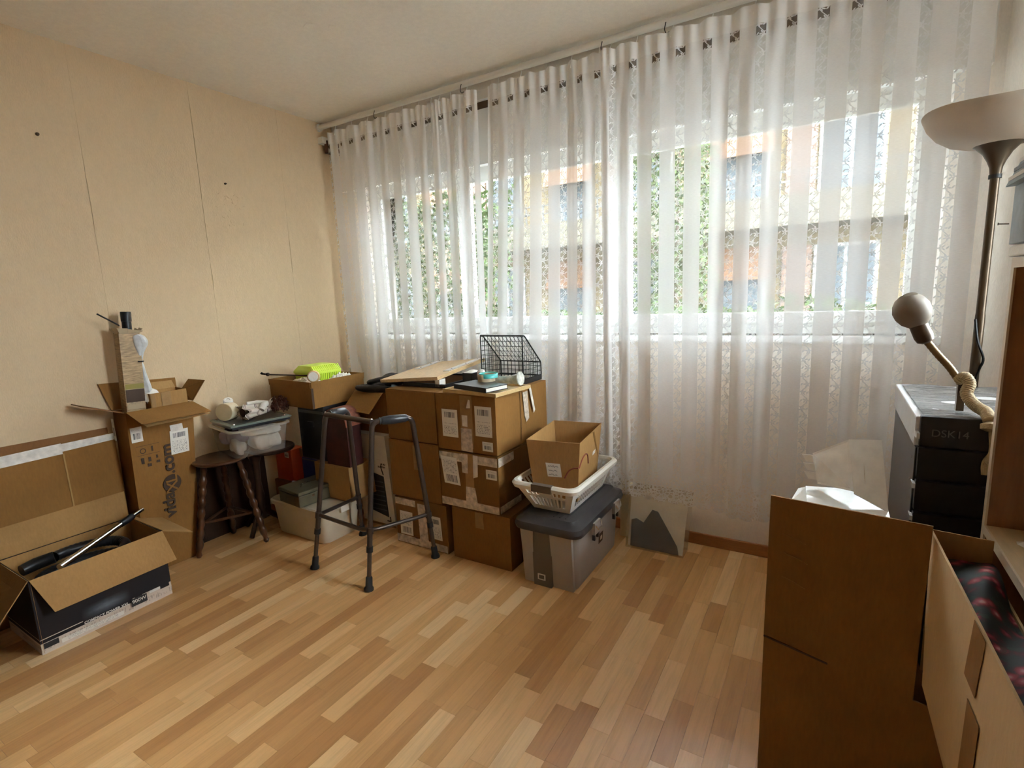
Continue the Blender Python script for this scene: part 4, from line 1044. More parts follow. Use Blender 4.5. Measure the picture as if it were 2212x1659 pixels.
# carton tray with lime box and tool
ty = thing('carton_tray', 'cut down carton tray holding the lime green box', 'box', (.405, -.64, .755))
cr_ = [(.205, -.825), (.602, -.845), (.598, -.455), (.215, -.445)]
open_box(ty, cr_, .7495, .900, .004, 'card2')
def band(i, z0, z1, o, m='card2', name='folded_rim'):
    a, b = V((*cr_[i], 0)), V((*cr_[(i+1) % 4], 0)); n = (b-a).cross(V((0, 0, 1))).normalized()*o
    return MB().slab([(a.x+n.x, a.y+n.y, z0), (b.x+n.x, b.y+n.y, z0), (b.x+n.x*1.6, b.y+n.y*1.6, z1), (a.x+n.x*1.6, a.y+n.y*1.6, z1)], .003).build(name, m, ty)
band(1, .866, .902, .0045); band(0, .866, .902, .0045)
MB().slab([(.605, -.846, .75), (.605, -.832, .75), (.605, -.832, .866), (.605, -.846, .866)], .001).build('corner_slit', 'print_dark', ty)
gb = thing('lime_box', 'lime green ribbed plastic box with lid in the carton tray', 'storage box', (.40, -.63, .76))
TT = rotz(.388, -.622, math.radians(-5))
loft(MB(TT), [rl(-.085, .085, -.085, .085, .012, .7545), rl(-.098, .098, -.098, .098, .015, .925)]).build('body', 'lime', gb)
loft(MB(TT), [rl(-.103, .103, -.103, .103, .016, .922), rl(-.103, .103, -.103, .103, .016, .934), rl(-.094, .094, -.094, .094, .016, .946), rl(-.070, .070, -.085, .085, .016, .966), rl(-.055, .055, -.075, .075, .016, .968)]).build('lid', 'lime', gb)
for q in range(15):
    yq = -.088+.0125*q; MB(TT).hexa([(.0915, yq, .84), (.097, yq, .84), (.097, yq+.006, .84), (.0915, yq+.006, .84)], [(.0975, yq, .920), (.103, yq, .920), (.103, yq+.006, .920), (.0975, yq+.006, .920)]).build('rib', 'lime', gb)
    MB(TT).slab([(.1030, yq, .937), (.1030, yq+.006, .937), (.076, yq+.006, .9665), (.076, yq, .9665)], .004).build('lid_rib', 'lime', gb)
tool = thing('garden_sprayer_wand', 'black rod with a wooden ring lying across the carton tray', 'tool', (.45, -.80, .90))
MB().tube([(.262, -.905, .945), (.30, -.88, .938), (.52, -.775, .925)], [.006, .0042, .0042], 8).build('rod', 'print_dark', tool)
MB().lathe([(.004, -.012), (.010, -.005), (.010, .005), (.004, .012)], (.292, -.888, .940), (.9, .42, 0), 10).build('knob', 'dark_wood', tool)
MB().lathe([(.003, -.008), (.008, 0), (.003, .008)], (.262, -.905, .947), (.9, .42, .1), 10).build('tip', 'rubber', tool)
MB().lathe([(.030, -.018), (.034, -.012), (.034, .012), (.030, .018)], (.565, -.79, .925), (.72, -.69, .1), 22).build('wood_ring', 'oak', tool)
MB().lathe([(.026, 0), (.026, .002)], (.579, -.8035, .927), (.72, -.69, .1), 22).build('ring_face', 'paper', tool)
def crumple(nm, label, cat, c, sx, sy, sz, m, seed, n=14, parent=None):
    r = random.Random(seed); P = {}
    def fn(u, v):
        k = (round(u*n), round(v*n)); 
        if k not in P: P[k] = (r.uniform(-1, 1), r.uniform(-1, 1), r.uniform(0, 1))
        q = P[k]; e = min(1, 5*min(u, 1-u, v, 1-v))
        return (c[0]+sx*(u-.5)+q[0]*sx*.03, c[1]+sy*(v-.5)+q[1]*sy*.03, c[2]+sz*e*(.35+.65*q[2]*math.sin(PI*u)**.5*math.sin(PI*v)**.5))
    o = MB().grid(fn, n, n, False).build(nm, m, parent)
    return tag(o, label, cat) if parent is None else o
crumple('tissue_paper', 'crumpled white tissue paper at the front of the carton tray', 'paper', (.46, -.765, .885), .17, .11, .03, 'paper', 3)
crumple('tissue_paper', 'white paper sheet beside the lime box, right end of the carton tray', 'paper', (.545, -.58, .868), .09, .16, .055, 'paper', 4)
MB_ = sealed('filler_carton', 'small brown carton inside the carton tray under the tissue paper', .24, .58, -.822, -.745, .755, .885, 'card3', 16, flap=False, bulge=0)
sealed('filler_carton', 'small brown carton inside the carton tray under the white paper sheet', .500, .592, -.70, -.47, .755, .868, 'card3', 17, flap=False, bulge=0)

# printed appliance carton and flap carton
pr = thing('appliance_box', 'tall white printed appliance carton behind the walking frame', 'box', (.76, -.5, 0))
TTp = M.Translation((.645, -.585, 0)) @ M.Rotation(math.radians(4), 4, 'X')
MB(TTp).box(0, .262, 0, .085, .0, .572).build('carton', 'carton_white', pr)
MB(TTp).box(.0, .262, -.004, .085, .0, .012).build('lower_edge', 'card_in', pr)
for (xa, za, dx, dz) in ((.035, .41, .03, -.03), (.225, .035, -.03, .03)):
    MB(TTp).box(min(xa, xa+dx), max(xa, xa+dx), -.0008, 0, za-.004, za+.004).build('corner_mark', 'print_black', pr); MB(TTp).box(xa-.004, xa+.004, -.0008, 0, min(za, za+dz), max(za, za+dz)).build('corner_mark', 'print_black', pr)
MB(TTp).slab([(.075, -.0012, .09), (.215, -.0012, .06), (.215, -.0012, .32), (.075, -.0012, .345)], .001).build('product_picture', 'print_black', pr)
for xa in (.075, .215): MB(TTp).tube([(xa, -.0016, .33), (xa-.012, -.0016, .375), (xa-.006, -.0016, .40)], .003, 5).build('picture_handle', 'print_black', pr)
for q in range(7): MB(TTp).box(.085, .205, -.0018, -.0012, .10+.03*q, .105+.03*q).build('picture_line', 'print_grey', pr)
plate('small_print', 'lines_small', pr, TTp @ V((.15, -.0002, .42)), (1, 0, 0), (0, math.sin(math.radians(4)), 1), .10, .13)
text_mesh('A SU', .017, TTp @ V((.205, -.001, .392)), (1, 0, 0), (0, .07, 1), 'print_dark', pr, 'lettering', bold=.0006); text_mesh('SUSPEN', .017, TTp @ V((.178, -.001, .374)), (1, 0, 0), (0, .07, 1), 'print_dark', pr, 'lettering', bold=.0006)
fb = thing('flap_carton', 'open brown carton with its flap hanging down, on the appliance carton', 'box', (.78, -.45, .575))
open_box(fb, [(.655, -.585), (.90, -.585), (.90, -.36), (.655, -.36)], .576, .815, .004, 'card')
MB().slab([(.660, -.588, .815), (.655, -.685, .722), (.872, -.690, .712), (.885, -.588, .815)], .004).build('flap', 'card_pale', fb)
MB().slab([(.903, -.583, .815), (.955, -.57, .66), (.955, -.38, .66), (.903, -.365, .815)], .004).build('flap', 'card3', fb)
gl = thing('black_gloves', 'pair of black leather gloves heaped on the flap carton', 'gloves', (.83, -.5, .815))
def blob(nm, path, rs, m, parent): return MB().tube(smooth_path(path, 6), [rs[0]+(rs[1]-rs[0])*math.sin(PI*i/(6*(len(path)-1)))**.6 for i in range(6*(len(path)-1)+1)], 12).build(nm, m, parent)
MB().box(.70, .89, -.572, -.38, .812, .8195).build('flat_cuff', 'blackcloth', gl)
blob('glove', [(.69, -.60, .838), (.76, -.595, .832), (.85, -.57, .832), (.935, -.55, .835)], (.010, .022), 'blackcloth', gl)
for i in range(4): blob('finger', [(.69+.02*i, -.60+.03*i, .838), (.72+.02*i, -.575+.03*i, .842), (.78+.02*i, -.56+.03*i, .838)], (.006, .012), 'blackcloth', gl)
blob('glove', [(.75, -.44, .84), (.80, -.45, .868), (.86, -.45, .872), (.91, -.44, .845)], (.018, .036), 'blackcloth', gl)
fl_ = thing('folded_umbrella', 'folded black and grey compact umbrella on top of the gloves', 'umbrella', (.84, -.52, .86))
MB().tube([(.745, -.56, .862), (.76, -.558, .866), (.925, -.50, .905), (.935, -.497, .908)], [.010, .015, .015, .008], 10).build('cover', 'dark_plastic', fl_); MB().tube([(.935, -.497, .908), (.97, -.485, .917)], .006, 8).build('handle', 'handle_grey', fl_)

# ------------------------------------------------------------------ stool, side table, clear tub and what lies on it
st_ = thing('wooden_stool', 'round wooden stool with bobbin turned legs beside the tall carton', 'stool', (.20, -1.17, 0))
SC = V((.20, -1.17, 0))
MB().lathe([(.10, .494), (.128, .497), (.138, .506), (.137, .513), (.128, .519)], SC, (0, 0, 1), 36).build('seat', 'stool_wood', st_)
def turned(p0, p1, n=7, r=.013):
    p0, p1 = V(p0), V(p1); L = (p1-p0).length; prof = [(.010, 0), (.016, .012), (.011, .03)]
    for i in range(n*6+1):
        t = i/(n*6); prof.append((r+.0065*abs(math.sin(PI*n*t)), .04+(L-.10)*t))
    prof += [(.013, L-.05), (.017, L-.03), (.013, L)]
    return MB().lathe(prof, p0, p1-p0, 14)
for fx, fy in ((.189, -1.347), (.353, -1.054), (.062, -1.075)):
    top = SC+(V((fx, fy, 0))-SC)*.5; turned((fx, fy, 0), (top.x, top.y, .495)).build('leg', 'stool_wood', st_)
for a, b in (((.192, -1.30), (.30, -1.09)), ((.30, -1.09), (.085, -1.10)), ((.085, -1.10), (.192, -1.30))): MB().tube([(*a, .18), (*b, .18)], .008, 8).build('stretcher', 'stool_wood', st_)
pn = thing('dark_panel', 'dark wooden panel leaning on the wall behind the wooden stool', 'panel', (.02, -1.04, 0))
MB().slab([(.030, -1.235, 0), (.030, -.80, 0), (.016, -.80, .49), (.016, -1.235, .49)], .012).build('board', 'dark_wood', pn)
for a in (-1.20, -.84): MB().slab([(.0335, a-.02, .02), (.0335, a+.02, .02), (.0205, a+.02, .47), (.0205, a-.02, .47)], .003).build('cleat', 'dark_wood', pn)
sd = thing('pedestal_table', 'dark round pedestal table behind the wooden stool, carrying the clear tub', 'table', (.27, -.90, 0))
MB().lathe([(.115, .492), (.124, .500), (.124, .512), (.118, .518)], (.275, -.905, 0), (0, 0, 1), 32).build('table_top', 'dark_wood', sd)
MB().lathe([(.03, .08), (.022, .14), (.028, .22), (.018, .3), (.022, .42), (.05, .492)], (.19, -.965, 0), (0, 0, 1), 16).build('column', 'dark_wood', sd)
for a in (1.2, 3.3, 5.2): MB().tube(smooth_path([(.19, -.965, .13), (.19+.07*math.cos(a), -.965+.07*math.sin(a), .08), (.19+.13*math.cos(a), -.965+.13*math.sin(a), .012)], 6), [.018]*7+[.014]*6, 8).build('foot', 'dark_wood', sd)
tb = thing('clear_tub', 'clear plastic tub full of clothes under the glass scale', 'tub', (.24, -1.0, .52))
TT = rotz(.236, -1.002, math.radians(-11))
def shell(loops, mb): return loft(mb, loops, True, False)
shell([rl(-.148, .148, -.135, .135, .035, .5205, TT), rl(-.152, .152, -.139, .139, .04, .526, TT), rl(-.170, .170, -.156, .156, .045, .672, TT)], MB()).build('walls', 'tub_clear', tb)
loft(MB(), [rl(-.171, .171, -.157, .157, .045, .664, TT), rl(-.182, .182, -.168, .168, .05, .667, TT), rl(-.182, .182, -.168, .168, .05, .675, TT), rl(-.168, .168, -.154, .154, .045, .677, TT)], False, False).build('rim', 'frost', tb)
CG = 'cloths in the clear tub'
def cloth(nm, label, c, s, m, seed, n=14):
    r = random.Random(seed); f = [(r.uniform(2, 7), r.uniform(2, 7), r.uniform(0, 6)) for _ in range(5)]
    def fn(u, v):
        th = 2*PI*u; ph = PI*v; d = V((math.sin(ph)*math.cos(th), math.sin(ph)*math.sin(th), -math.cos(ph)))
        k = 1+.10*sum(math.sin(a*d.x*1.3+b*d.y+c_+2*d.z) for a, b, c_ in f)/2
        e = .72; q = V([math.copysign(abs(t)**e, t) for t in d])
        return (c[0]+q.x*s[0]*k, c[1]+q.y*s[1]*k, c[2]+q.z*s[2]*k)
    return tag(MB(TT).grid(fn, n*2, n).build(nm, m), label, 'cloth', CG)
cloth('folded_cloth', 'white cloth bundle at the right of the clear tub', (.06, .045, .575), (.075, .08, .047), 'cloth_white', 1)
cloth('folded_cloth', 'cream cloth layer on top in the clear tub', (.05, .03, .638), (.10, .105, .022), 'cloth_white', 2)
cloth('folded_cloth', 'mauve cloth at the left end of the clear tub', (-.09, -.045, .60), (.055, .08, .05), 'cloth_mauve', 3)
cloth('folded_cloth', 'grey cloth at the front corner of the clear tub', (.055, -.095, .565), (.07, .030, .036), 'cloth_grey', 4)
gp = thing('glass_scale', 'square glass bathroom scale lying on the clear tub', 'scale', (.23, -.98, .68))
TG = rotz(.222, -.978, math.radians(-10)) 
MB(TG).box(-.145, .145, -.160, .160, .6785, .688).build('base', 'black', gp); soften(MB(TG).box(-.150, .150, -.168, .168, .690, .701).build('glass_plate', mat('green_edged_glass', (.20, .24, .21), .06, spec=.8), gp), .002)
MB(TG).box(-.128, .128, -.145, .145, .7012, .7016).build('dark_field', 'black', gp)
for a in (-.12, .12):
    for b in (-.14, .14): MB(TG).lathe([(.008, 0), (.007, .004), (.003, .005)], (a, b, .701), (0, 0, 1), 10).build('metal_stud', 'steel', gp)
ct = thing('cream_tin', 'round cream tin lying on its side on the glass scale', 'tin', (.145, -1.07, .70))
ax = V((.55, -1, .10)).normalized(); cc = V((.175, -1.100, .752))
MB().lathe([(.045, -.075), (.050, -.070), (.050, 0), (.048, .003)], cc, ax, 30).build('body', 'cream', ct)
MB().lathe([(.046, .003), (.046, .0045)], cc, ax, 30).build('disc_end', 'cream_dark', ct); 
sl_ = thing('white_spool', 'white thread spool leaning behind the cream tin', 'spool', (.10, -1.03, .75))
ax = V((.45, -.30, .84)).normalized(); sc0 = V((.115, -1.035, .772))
MB().lathe([(.020, -.05), (.024, -.045), (.026, .035), (.025, .042)], sc0, ax, 22).build('winding', 'white_china', sl_)
MB().lathe([(.0235, .042), (.021, .047), (.012, .047), (.009, .038)], sc0, ax, 22).build('rim', 'white_china', sl_); MB().lathe([(.0085, .0385), (.0085, .0395)], sc0, ax, 16).build('hole', 'plug', sl_)
dl = thing('rag_doll', 'rag doll in a striped dress with auburn curls lying on the glass scale', 'doll', (.26, -.97, .705))
def dress(u, v):
    th = 2*PI*u; r = .026+.026*(1-v)**1.2; w = 1+.16*math.sin(6*th)*(1-v)+.05*math.sin(11*th+v*9)
    y = -1.045+.155*v; return (.25+.06*v+r*w*math.cos(th)*1.05, y+.01*math.sin(5*th)*(1-v), .742+.012*v+r*w*math.sin(th)*.82)
MB().grid(dress, 40, 16, True, lambda u, v: (u, v)).build('dress', 'stripe', dl)
MB().grid(lambda u, v: (.25+(.030*v)*math.cos(2*PI*u), -1.040, .742+.024*v*math.sin(2*PI*u)), 20, 2).build('underskirt', 'brown_cloth', dl)
MB().tube(smooth_path([(.30, -.915, .775), (.315, -.95, .775), (.325, -.975, .752)], 6), [.016]*7+[.018]*6, 12).build('sleeve', 'cloth_white', dl)
MB().tube(smooth_path([(.285, -.905, .775), (.255, -.955, .785), (.235, -1.0, .786)], 6), [.014]*7+[.011]*6, 12).build('sleeve', 'cloth_white', dl)
def bonnet(u, v):
    th = 2*PI*u; r = .012+.026*v*(1+.12*math.sin(9*th)); return (.305+.018*v+r*math.cos(th)*.7, -.930+.040*v, .768+.004*v+r*math.sin(th))
MB().grid(bonnet, 40, 10).build('collar', 'cloth_white', dl)
MB().lathe([(.001, -.03), (.018, -.024), (.027, -.008), (.028, .006), (.020, .022), (.001, .03)], (.338, -.878, .760), (.3, 1, 0), 20).build('head', 'skin', dl)
hr = MB(); r = random.Random(8)
for q in range(130):
    a = r.uniform(0, 2*PI); b = r.uniform(-.6, 1.0); R_ = .042+r.uniform(-.010, .008)
    c = V((.345+R_*math.cos(a)*math.cos(b)*1.0, -.876+R_*math.sin(a)*math.cos(b)*.9, .756+R_*math.sin(b)*.95)); s_ = r.uniform(.006, .010)
    hr.tube([c+V((s_*math.cos(t), s_*math.sin(t)*.7, .004*t-.008+s_*.5*math.sin(t*1.3))) for t in [i*.9 for i in range(9)]], .0032, 5)
hr.build('curly_hair', 'hair', dl)

# ------------------------------------------------------------------ flattened carton and vacuum cleaner carton
fc = thing('flattened_carton', 'flattened brown carton with white tape leaning on the left wall', 'cardboard', (.05, -2.0, 0))
def fx(z): return .075-.048*z/.75
MB().slab([(fx(0), -2.36, 0), (fx(0), -1.585, 0), (fx(.745)+.004, -1.578, .742), (fx(.75)+.004, -2.36, .735)], .005).build('front_layer', 'card', fc)
MB().slab([(fx(0)-.022, -2.36, 0), (fx(0)-.022, -1.60, 0), (.006, -1.592, .766), (.006, -2.36, .775)], .004).build('back_layer', 'card_brown', fc)
MB().slab([(fx(.70)+.006, -1.80, .700), (fx(.70)+.006, -1.582, .706), (fx(.74)+.006, -1.58, .738), (fx(.74)+.006, -1.80, .736)], .001).build('tape', 'tape_white', fc)
MB().slab([(fx(.69)+.0065, -2.355, .682), (fx(.69)+.0065, -1.79, .690), (fx(.74)+.0065, -1.79, .740), (fx(.74)+.0065, -2.355, .728)], .001).build('tape', 'tape_white', fc)
MB().slab([(fx(.0)+.003, -1.795, 0.01), (fx(.0)+.003, -1.789, 0.01), (fx(.69)+.006, -1.785, .69), (fx(.69)+.006, -1.791, .69)], .001).build('crease', 'card_pale', fc)
vb = thing('vacuum_carton', 'open black printed vacuum cleaner carton on the floor at left', 'box', (.27, -1.85, 0))
c4 = [(.098, -2.092), (.448, -2.092), (.436, -1.603), (.098, -1.595)]
open_box(vb, c4, 0, .314, .004, 'vac_print')
MB().slab([(.449, -2.088, .317), (.505, -2.045, .178), (.494, -1.588, .180), (.438, -1.606, .317)], .004).build('flap', 'card_in', vb)
MB().slab([(.100, -1.60, .316), (.062, -1.588, .442), (.058, -2.092, .437), (.100, -2.088, .316)], .004).build('flap', 'card_in', vb)
MB().slab([(.434, -1.602, .317), (.448, -1.480, .262), (.12, -1.470, .272), (.10, -1.598, .317)], .004).build('flap', 'card_pale', vb)
MB().slab([(.100, -2.093, .317), (.13, -2.215, .185), (.44, -2.200, .178), (.447, -2.093, .317)], .004).build('flap', 'card_in', vb)
il = MB()
for i in range(4):
    a, b = V((*c4[i], 0)), V((*c4[(i+1) % 4], 0)); n = V((0, 0, 1)).cross(b-a).normalized()*.0075
    il.slab([(b.x+n.x, b.y+n.y, .006), (a.x+n.x, a.y+n.y, .006), (a.x+n.x, a.y+n.y, .313), (b.x+n.x, b.y+n.y, .313)], .001)
il.build('inner_lining', 'card_in', vb)
text_mesh('COMPACT POWER XXL', .0152, (.4500, -1.948, .0495), (0, 1, 0), (0, 0, 1), 'print_white', vb, 'lettering', bold=.0004)
MB().slab([(.4492, -1.775, .028), (.4488, -1.712, .028), (.4488, -1.712, .064), (.4492, -1.775, .064)], .0008).build('power_badge', 'print_black', vb)
text_mesh('900W', .022, (.4502, -1.772, .042), (0, 1, 0), (0, 0, 1), 'print_white', vb, 'lettering')
MB().slab([(.4496, -2.084, .022), (.4492, -2.036, .022), (.4492, -2.036, .044), (.4496, -2.084, .044)], .0008).build('maker_panel', 'print_black', vb)
plate('small_print', 'lines_small', vb, (.4497, -2.028, .015), (0, 1, 0), (0, 0, 1), .22, .018)
MB().slab([(.4488, -1.70, .055), (.4482, -1.655, .055), (.4482, -1.655, .066), (.4488, -1.70, .066)], .0008).build('icon_print', 'print_white', vb)
hs = thing('vacuum_hose', 'coiled black ribbed vacuum hose in the open carton', 'hose', (.27, -1.83, .1))
pa = []; rr_ = []
for i in range(260):
    t = i/259; a = 2*PI*2.6*t; k = 1-.18*t
    pa.append((.262+.115*k*math.cos(a), -1.845+.175*k*math.sin(a), .175+.085*t+.02*math.sin(a*.5))); rr_.append(.021+.0022*(i % 2))
MB().tube(pa, rr_, 12).build('hose_tube', 'hose', hs)
MB().tube([pa[-1], (pa[-1][0]-.02, pa[-1][1]-.06, .27), (pa[-1][0]-.01, pa[-1][1]-.11, .265)], [.026, .027, .024], 12).build('hose_handle', 'black', hs)
vm = thing('canister_vacuum', 'dark vacuum cleaner body at the bottom of the open carton', 'vacuum cleaner', (.26, -1.85, .01))
soften(MB().box(.14, .40, -2.04, -1.66, .012, .135).build('housing', 'black', vm), .03, 4); MB().lathe([(.05, 0), (.05, .01)], (.27, -1.85, .135), (0, 0, 1), 20).build('knob', 'dark_plastic', vm)
tt = thing('chrome_tube', 'chrome vacuum tube resting across the open carton', 'tube', (.3, -1.8, .3))
p0, p1 = V((.425, -1.985, .318)), V((.186, -1.572, .362))
MB().tube([p0, p0.lerp(p1, .72)], .0125, 16).build('lower_tube', 'steel', tt); MB().tube([p0.lerp(p1, .70), p0.lerp(p1, .74), p0.lerp(p1, .84), p0.lerp(p1, .86)], [.0145, .016, .016, .0145], 16).build('lock_collar', 'black', tt)
MB().tube([p0.lerp(p1, .84), p1], .010, 16).build('upper_tube', 'steel', tt)

# ------------------------------------------------------------------ tall printed carton with its contents
vd = thing('tall_carton', 'tall brown furniture carton with open flaps standing by the left wall', 'box', (.08, -1.44, 0))
rimv = [(.018, -1.562), (.150, -1.562), (.160, -1.252), (.018, -1.245)]; botv = [(.018, -1.572), (.135, -1.572), (.150, -1.320), (.018, -1.31)]
open_box(vd, rimv, 0, .842, .004, 'card', cb=botv)
def vp(s, z, o=.0015):
    h = z/.842; a = V((botv[1][0]+(rimv[1][0]-botv[1][0])*h, botv[1][1]+(rimv[1][1]-botv[1][1])*h, z)); b = V((botv[2][0]+(rimv[2][0]-botv[2][0])*h, botv[2][1]+(rimv[2][1]-botv[2][1])*h, z))
    return a.lerp(b, s)+V((o, 0, 0))
MB().slab([(.153, -1.560, .846), (.285, -1.555, .800), (.292, -1.232, .798), (.162, -1.254, .846)], .004).build('flap', 'card2', vd)
MB().slab([(.155, -1.545, .832), (.270, -1.530, .780), (.278, -1.232, .784), (.162, -1.256, .836)], .003).build('flap', 'card_pale', vd)
MB().slab([(.018, -1.250, .846), (.012, -1.250, .965), (.010, -1.602, .985), (.016, -1.565, .846)], .004).build('flap', 'card', vd)
MB().slab([(.020, -1.563, .846), (.030, -1.725, .912), (.115, -1.715, .905), (.148, -1.565, .846)], .004).build('flap', 'card_brown', vd)
MB().slab([(.158, -1.250, .846), (.150, -1.170, .945), (.075, -1.215, .955), (.045, -1.246, .90), (.022, -1.246, .846)], .004).build('flap', 'card3', vd)
plate('shipping_label', 'label1', vd, vp(.60, .585, .002), vp(.9, .585)-vp(.6, .585), (.0, .06, 1), .088, .125)
plate('shipping_label', 'tape_white', vd, vp(.62, .705, .002), vp(.9, .60)-vp(.6, .60), (.0, -.05, 1), .06, .035)
plate('barcode_sticker', 'label4', vd, vp(.03, .69, .002), vp(.9, .6)-vp(.6, .6), (0, 0, 1), .05, .075)
plate('barcode_sticker', 'label4', vd, (.030, -1.5795, .70), (1, 0, 0), (0, 0, 1), .025, .11)
ux = V((0.004, .036, 1)); uy = V((.0, -1, .0))
text_mesh('vida', .082, vp(.60, .262, .0024), ux, uy, 'print_dark', vd, 'lettering', bold=.0022)
text_mesh('.com', .082, vp(.63, .487, .0024), ux, uy, 'print_dark', vd, 'lettering', bold=.0022)
ctr = vp(.575, .438, .0022); e1 = V((.004, .036, 1)).normalized(); e2 = V((0, 1, 0))
disc = []
for i in range(36):
    a = 2*PI*i/36; disc.append(ctr+e1*.046*math.cos(a)+e2*.044*math.sin(a))
MB().slab([disc[i] for i in range(36)][::-1], .0006).build('logo_disc', 'print_dark', vd)
text_mesh('X', .078, ctr-e1*.044+e2*.024+V((.0012, 0, 0)), ux, uy, 'card', vd, 'lettering', bold=.001); text_mesh('L', .078, ctr+e1*.004+e2*.024+V((.0012, 0, 0)), ux, uy, 'card', vd, 'lettering', bold=.001)
# handling symbols
sy = MB(); cpt = vp(.17, .640, .0022)
for i in range(18):
    a, b = 2*PI*i/18, 2*PI*(i+1)/18; sy.add([cpt+V((0, .014*math.cos(a), .014*math.sin(a))), cpt+V((0, .014*math.cos(b), .014*math.sin(b))), cpt+V((0, .010*math.cos(b), .010*math.sin(b))), cpt+V((0, .010*math.cos(a), .010*math.sin(a)))], [(0, 1, 2, 3)])
sy.build('recycling_symbol', 'print_dark', vd)
for s0, z0, w, h in ((.13, .575, .014, .03), (.24, .58, .012, .022), (.22, .555, .018, .014), (.36, .565, .016, .012), (.36, .59, .008, .016), (.30, .63, .008, .026)):
    MB().slab([vp(s0, z0, .0022), vp(s0, z0, .0022)+V((0, w, 0)), vp(s0, z0, .0022)+V((0, w, h)), vp(s0, z0, .0022)+V((0, 0, h))], .0005).build('handling_mark', 'print_dark', vd)
for z0 in (.618, .665): MB().slab([vp(.08, z0, .002), vp(.42, z0, .002), vp(.42, z0+.0015, .002), vp(.08, z0+.0015, .002)], .0004).build('rule_line', 'print_dark', vd)
ic = thing('small_carton', 'small open carton with brown tape inside the tall carton', 'box', (.09, -1.37, .62))
open_box(ic, [(.026, -1.438), (.140, -1.442), (.146, -1.268), (.028, -1.262)], .60, .915, .003, 'card_in')
MB().slab([(.0275, -1.263, .916), (.022, -1.275, .955), (.020, -1.475, .962), (.0255, -1.462, .916)], .003).build('flap', 'card_pale', ic)
MB().slab([(.1455, -1.392, .80), (.1465, -1.347, .80), (.1465, -1.347, .914), (.1455, -1.392, .914)], .0006).build('tape', 'tape_brown', ic)
MB().slab([(.1442, -1.440, .80), (.1450, -1.420, .80), (.1450, -1.420, .914), (.1442, -1.440, .914)], .0006).build('tape', 'tape_brown', ic)
sealed('support_block', 'brown carton packed at the bottom of the tall carton', .026, .130, -1.448, -1.33, .008, .598, 'card3', 44, flap=False, bulge=0)
bw = thing('white_bowl', 'upturned white bowl in the small open carton', 'bowl', (.085, -1.42, .86))
MB().lathe([(.045, 0), (.046, .004), (.044, .022), (.034, .042), (.018, .053), (.001, .056)], (.088, -1.418, .882), (0, 0, 1), 28).build('dome', 'white_china', bw); MB().lathe([(.046, -.006), (.046, 0)], (.088, -1.418, .882), (0, 0, 1), 28).build('rim', 'white_china', bw)
tc = thing('tube_carton', 'narrow printed carton standing upright in the tall carton, top torn open', 'box', (.085, -1.51, .5))
TQ = M.Translation((.088, -1.512, .55)) @ M.Rotation(math.radians(-3.0), 4, 'X')
MB(TQ).hexa([(-.026, -.036, -.54), (.026, -.036, -.54), (.026, .036, -.54), (-.026, .036, -.54)], [(-.028, -.046, .685), (.028, -.046, .685), (.028, .044, .685), (-.028, .044, .685)]).build('sleeve', 'tubeprint', tc)
plate('printed_panel', 'label_tube', tc, TQ @ V((.0285, -.040, .30)), (0, 1, -.05), (.003, 0.05, 1), .078, .10)
MB(TQ).slab([(.0295, -.041, .40), (.0295, .040, .40), (.0295, .040, .425), (.0295, -.041, .425)], .0006).build('olive_band', mat('olive_print', (.24, .20, .035), .5), tc)
MB(TQ).slab([(.0295, -.041, .335), (.0295, .040, .335), (.0295, .040, .398), (.0295, -.041, .398)], .0006).build('dark_band', 'print_dark', tc)
rnd = random.Random(5)
tl_ = MB(TQ); ring_ = [(-.034, -.052), (.0, -.058), (.036, -.05), (.04, -.01), (.036, .05), (.0, .052), (-.034, .05), (-.036, 0)]
for i in range(8):
    a, b = ring_[i], ring_[(i+1) % 8]; tl_.slab([(a[0]*.8, a[1]*.82, .672), (b[0]*.8, b[1]*.82, .672), (b[0]*1.1, b[1]*1.12, .690+rnd.uniform(-.006, .01)), (a[0]*1.1, a[1]*1.12, .690+rnd.uniform(-.006, .01))], .003)
tl_.build('torn_rim', 'kraft', tc)
rp = thing('rolled_pole', 'black capped pole sticking out of the narrow printed carton', 'pole', (.085, -1.5, 1.24))
MB(TQ).lathe([(.020, .55), (.020, .73), (.022, .731), (.0225, .775), (.021, .778)], (0, .004, 0), (0, 0, 1), 18).build('cap', 'black', rp)
MB().tube([(.105, -1.592, 1.322), (.095, -1.505, 1.262)], .0038, 8).build('thin_rod', 'black', rp)
pg = thing('plastic_bag', 'pale grey plastic bag tied along the narrow printed carton', 'bag', (.09, -1.46, .9))
def bagf(u, v):
    th = 2*PI*u; z = .865+.36*v
    r = .014+.005*math.sin(9*v)+(.016*math.exp(-((v-.86)/.12)**2))-(.006*math.exp(-((v-.60)/.04)**2))
    r *= (1 if v < .95 else max(.1, (1-v)/.05))
    w = 1+.10*math.sin(5*th+7*v); return (.105+r*w*.8*math.cos(th), -1.428-.020*v+r*w*math.sin(th)+.012*math.exp(-((v-.86)/.12)**2), z)
MB().grid(bagf, 20, 36).build('film', 'bag', pg)
MB().tube([(.122, -1.462, 1.082), (.128, -1.447, 1.080), (.118, -1.436, 1.08)], .0035, 6).build('clip', 'black', pg)

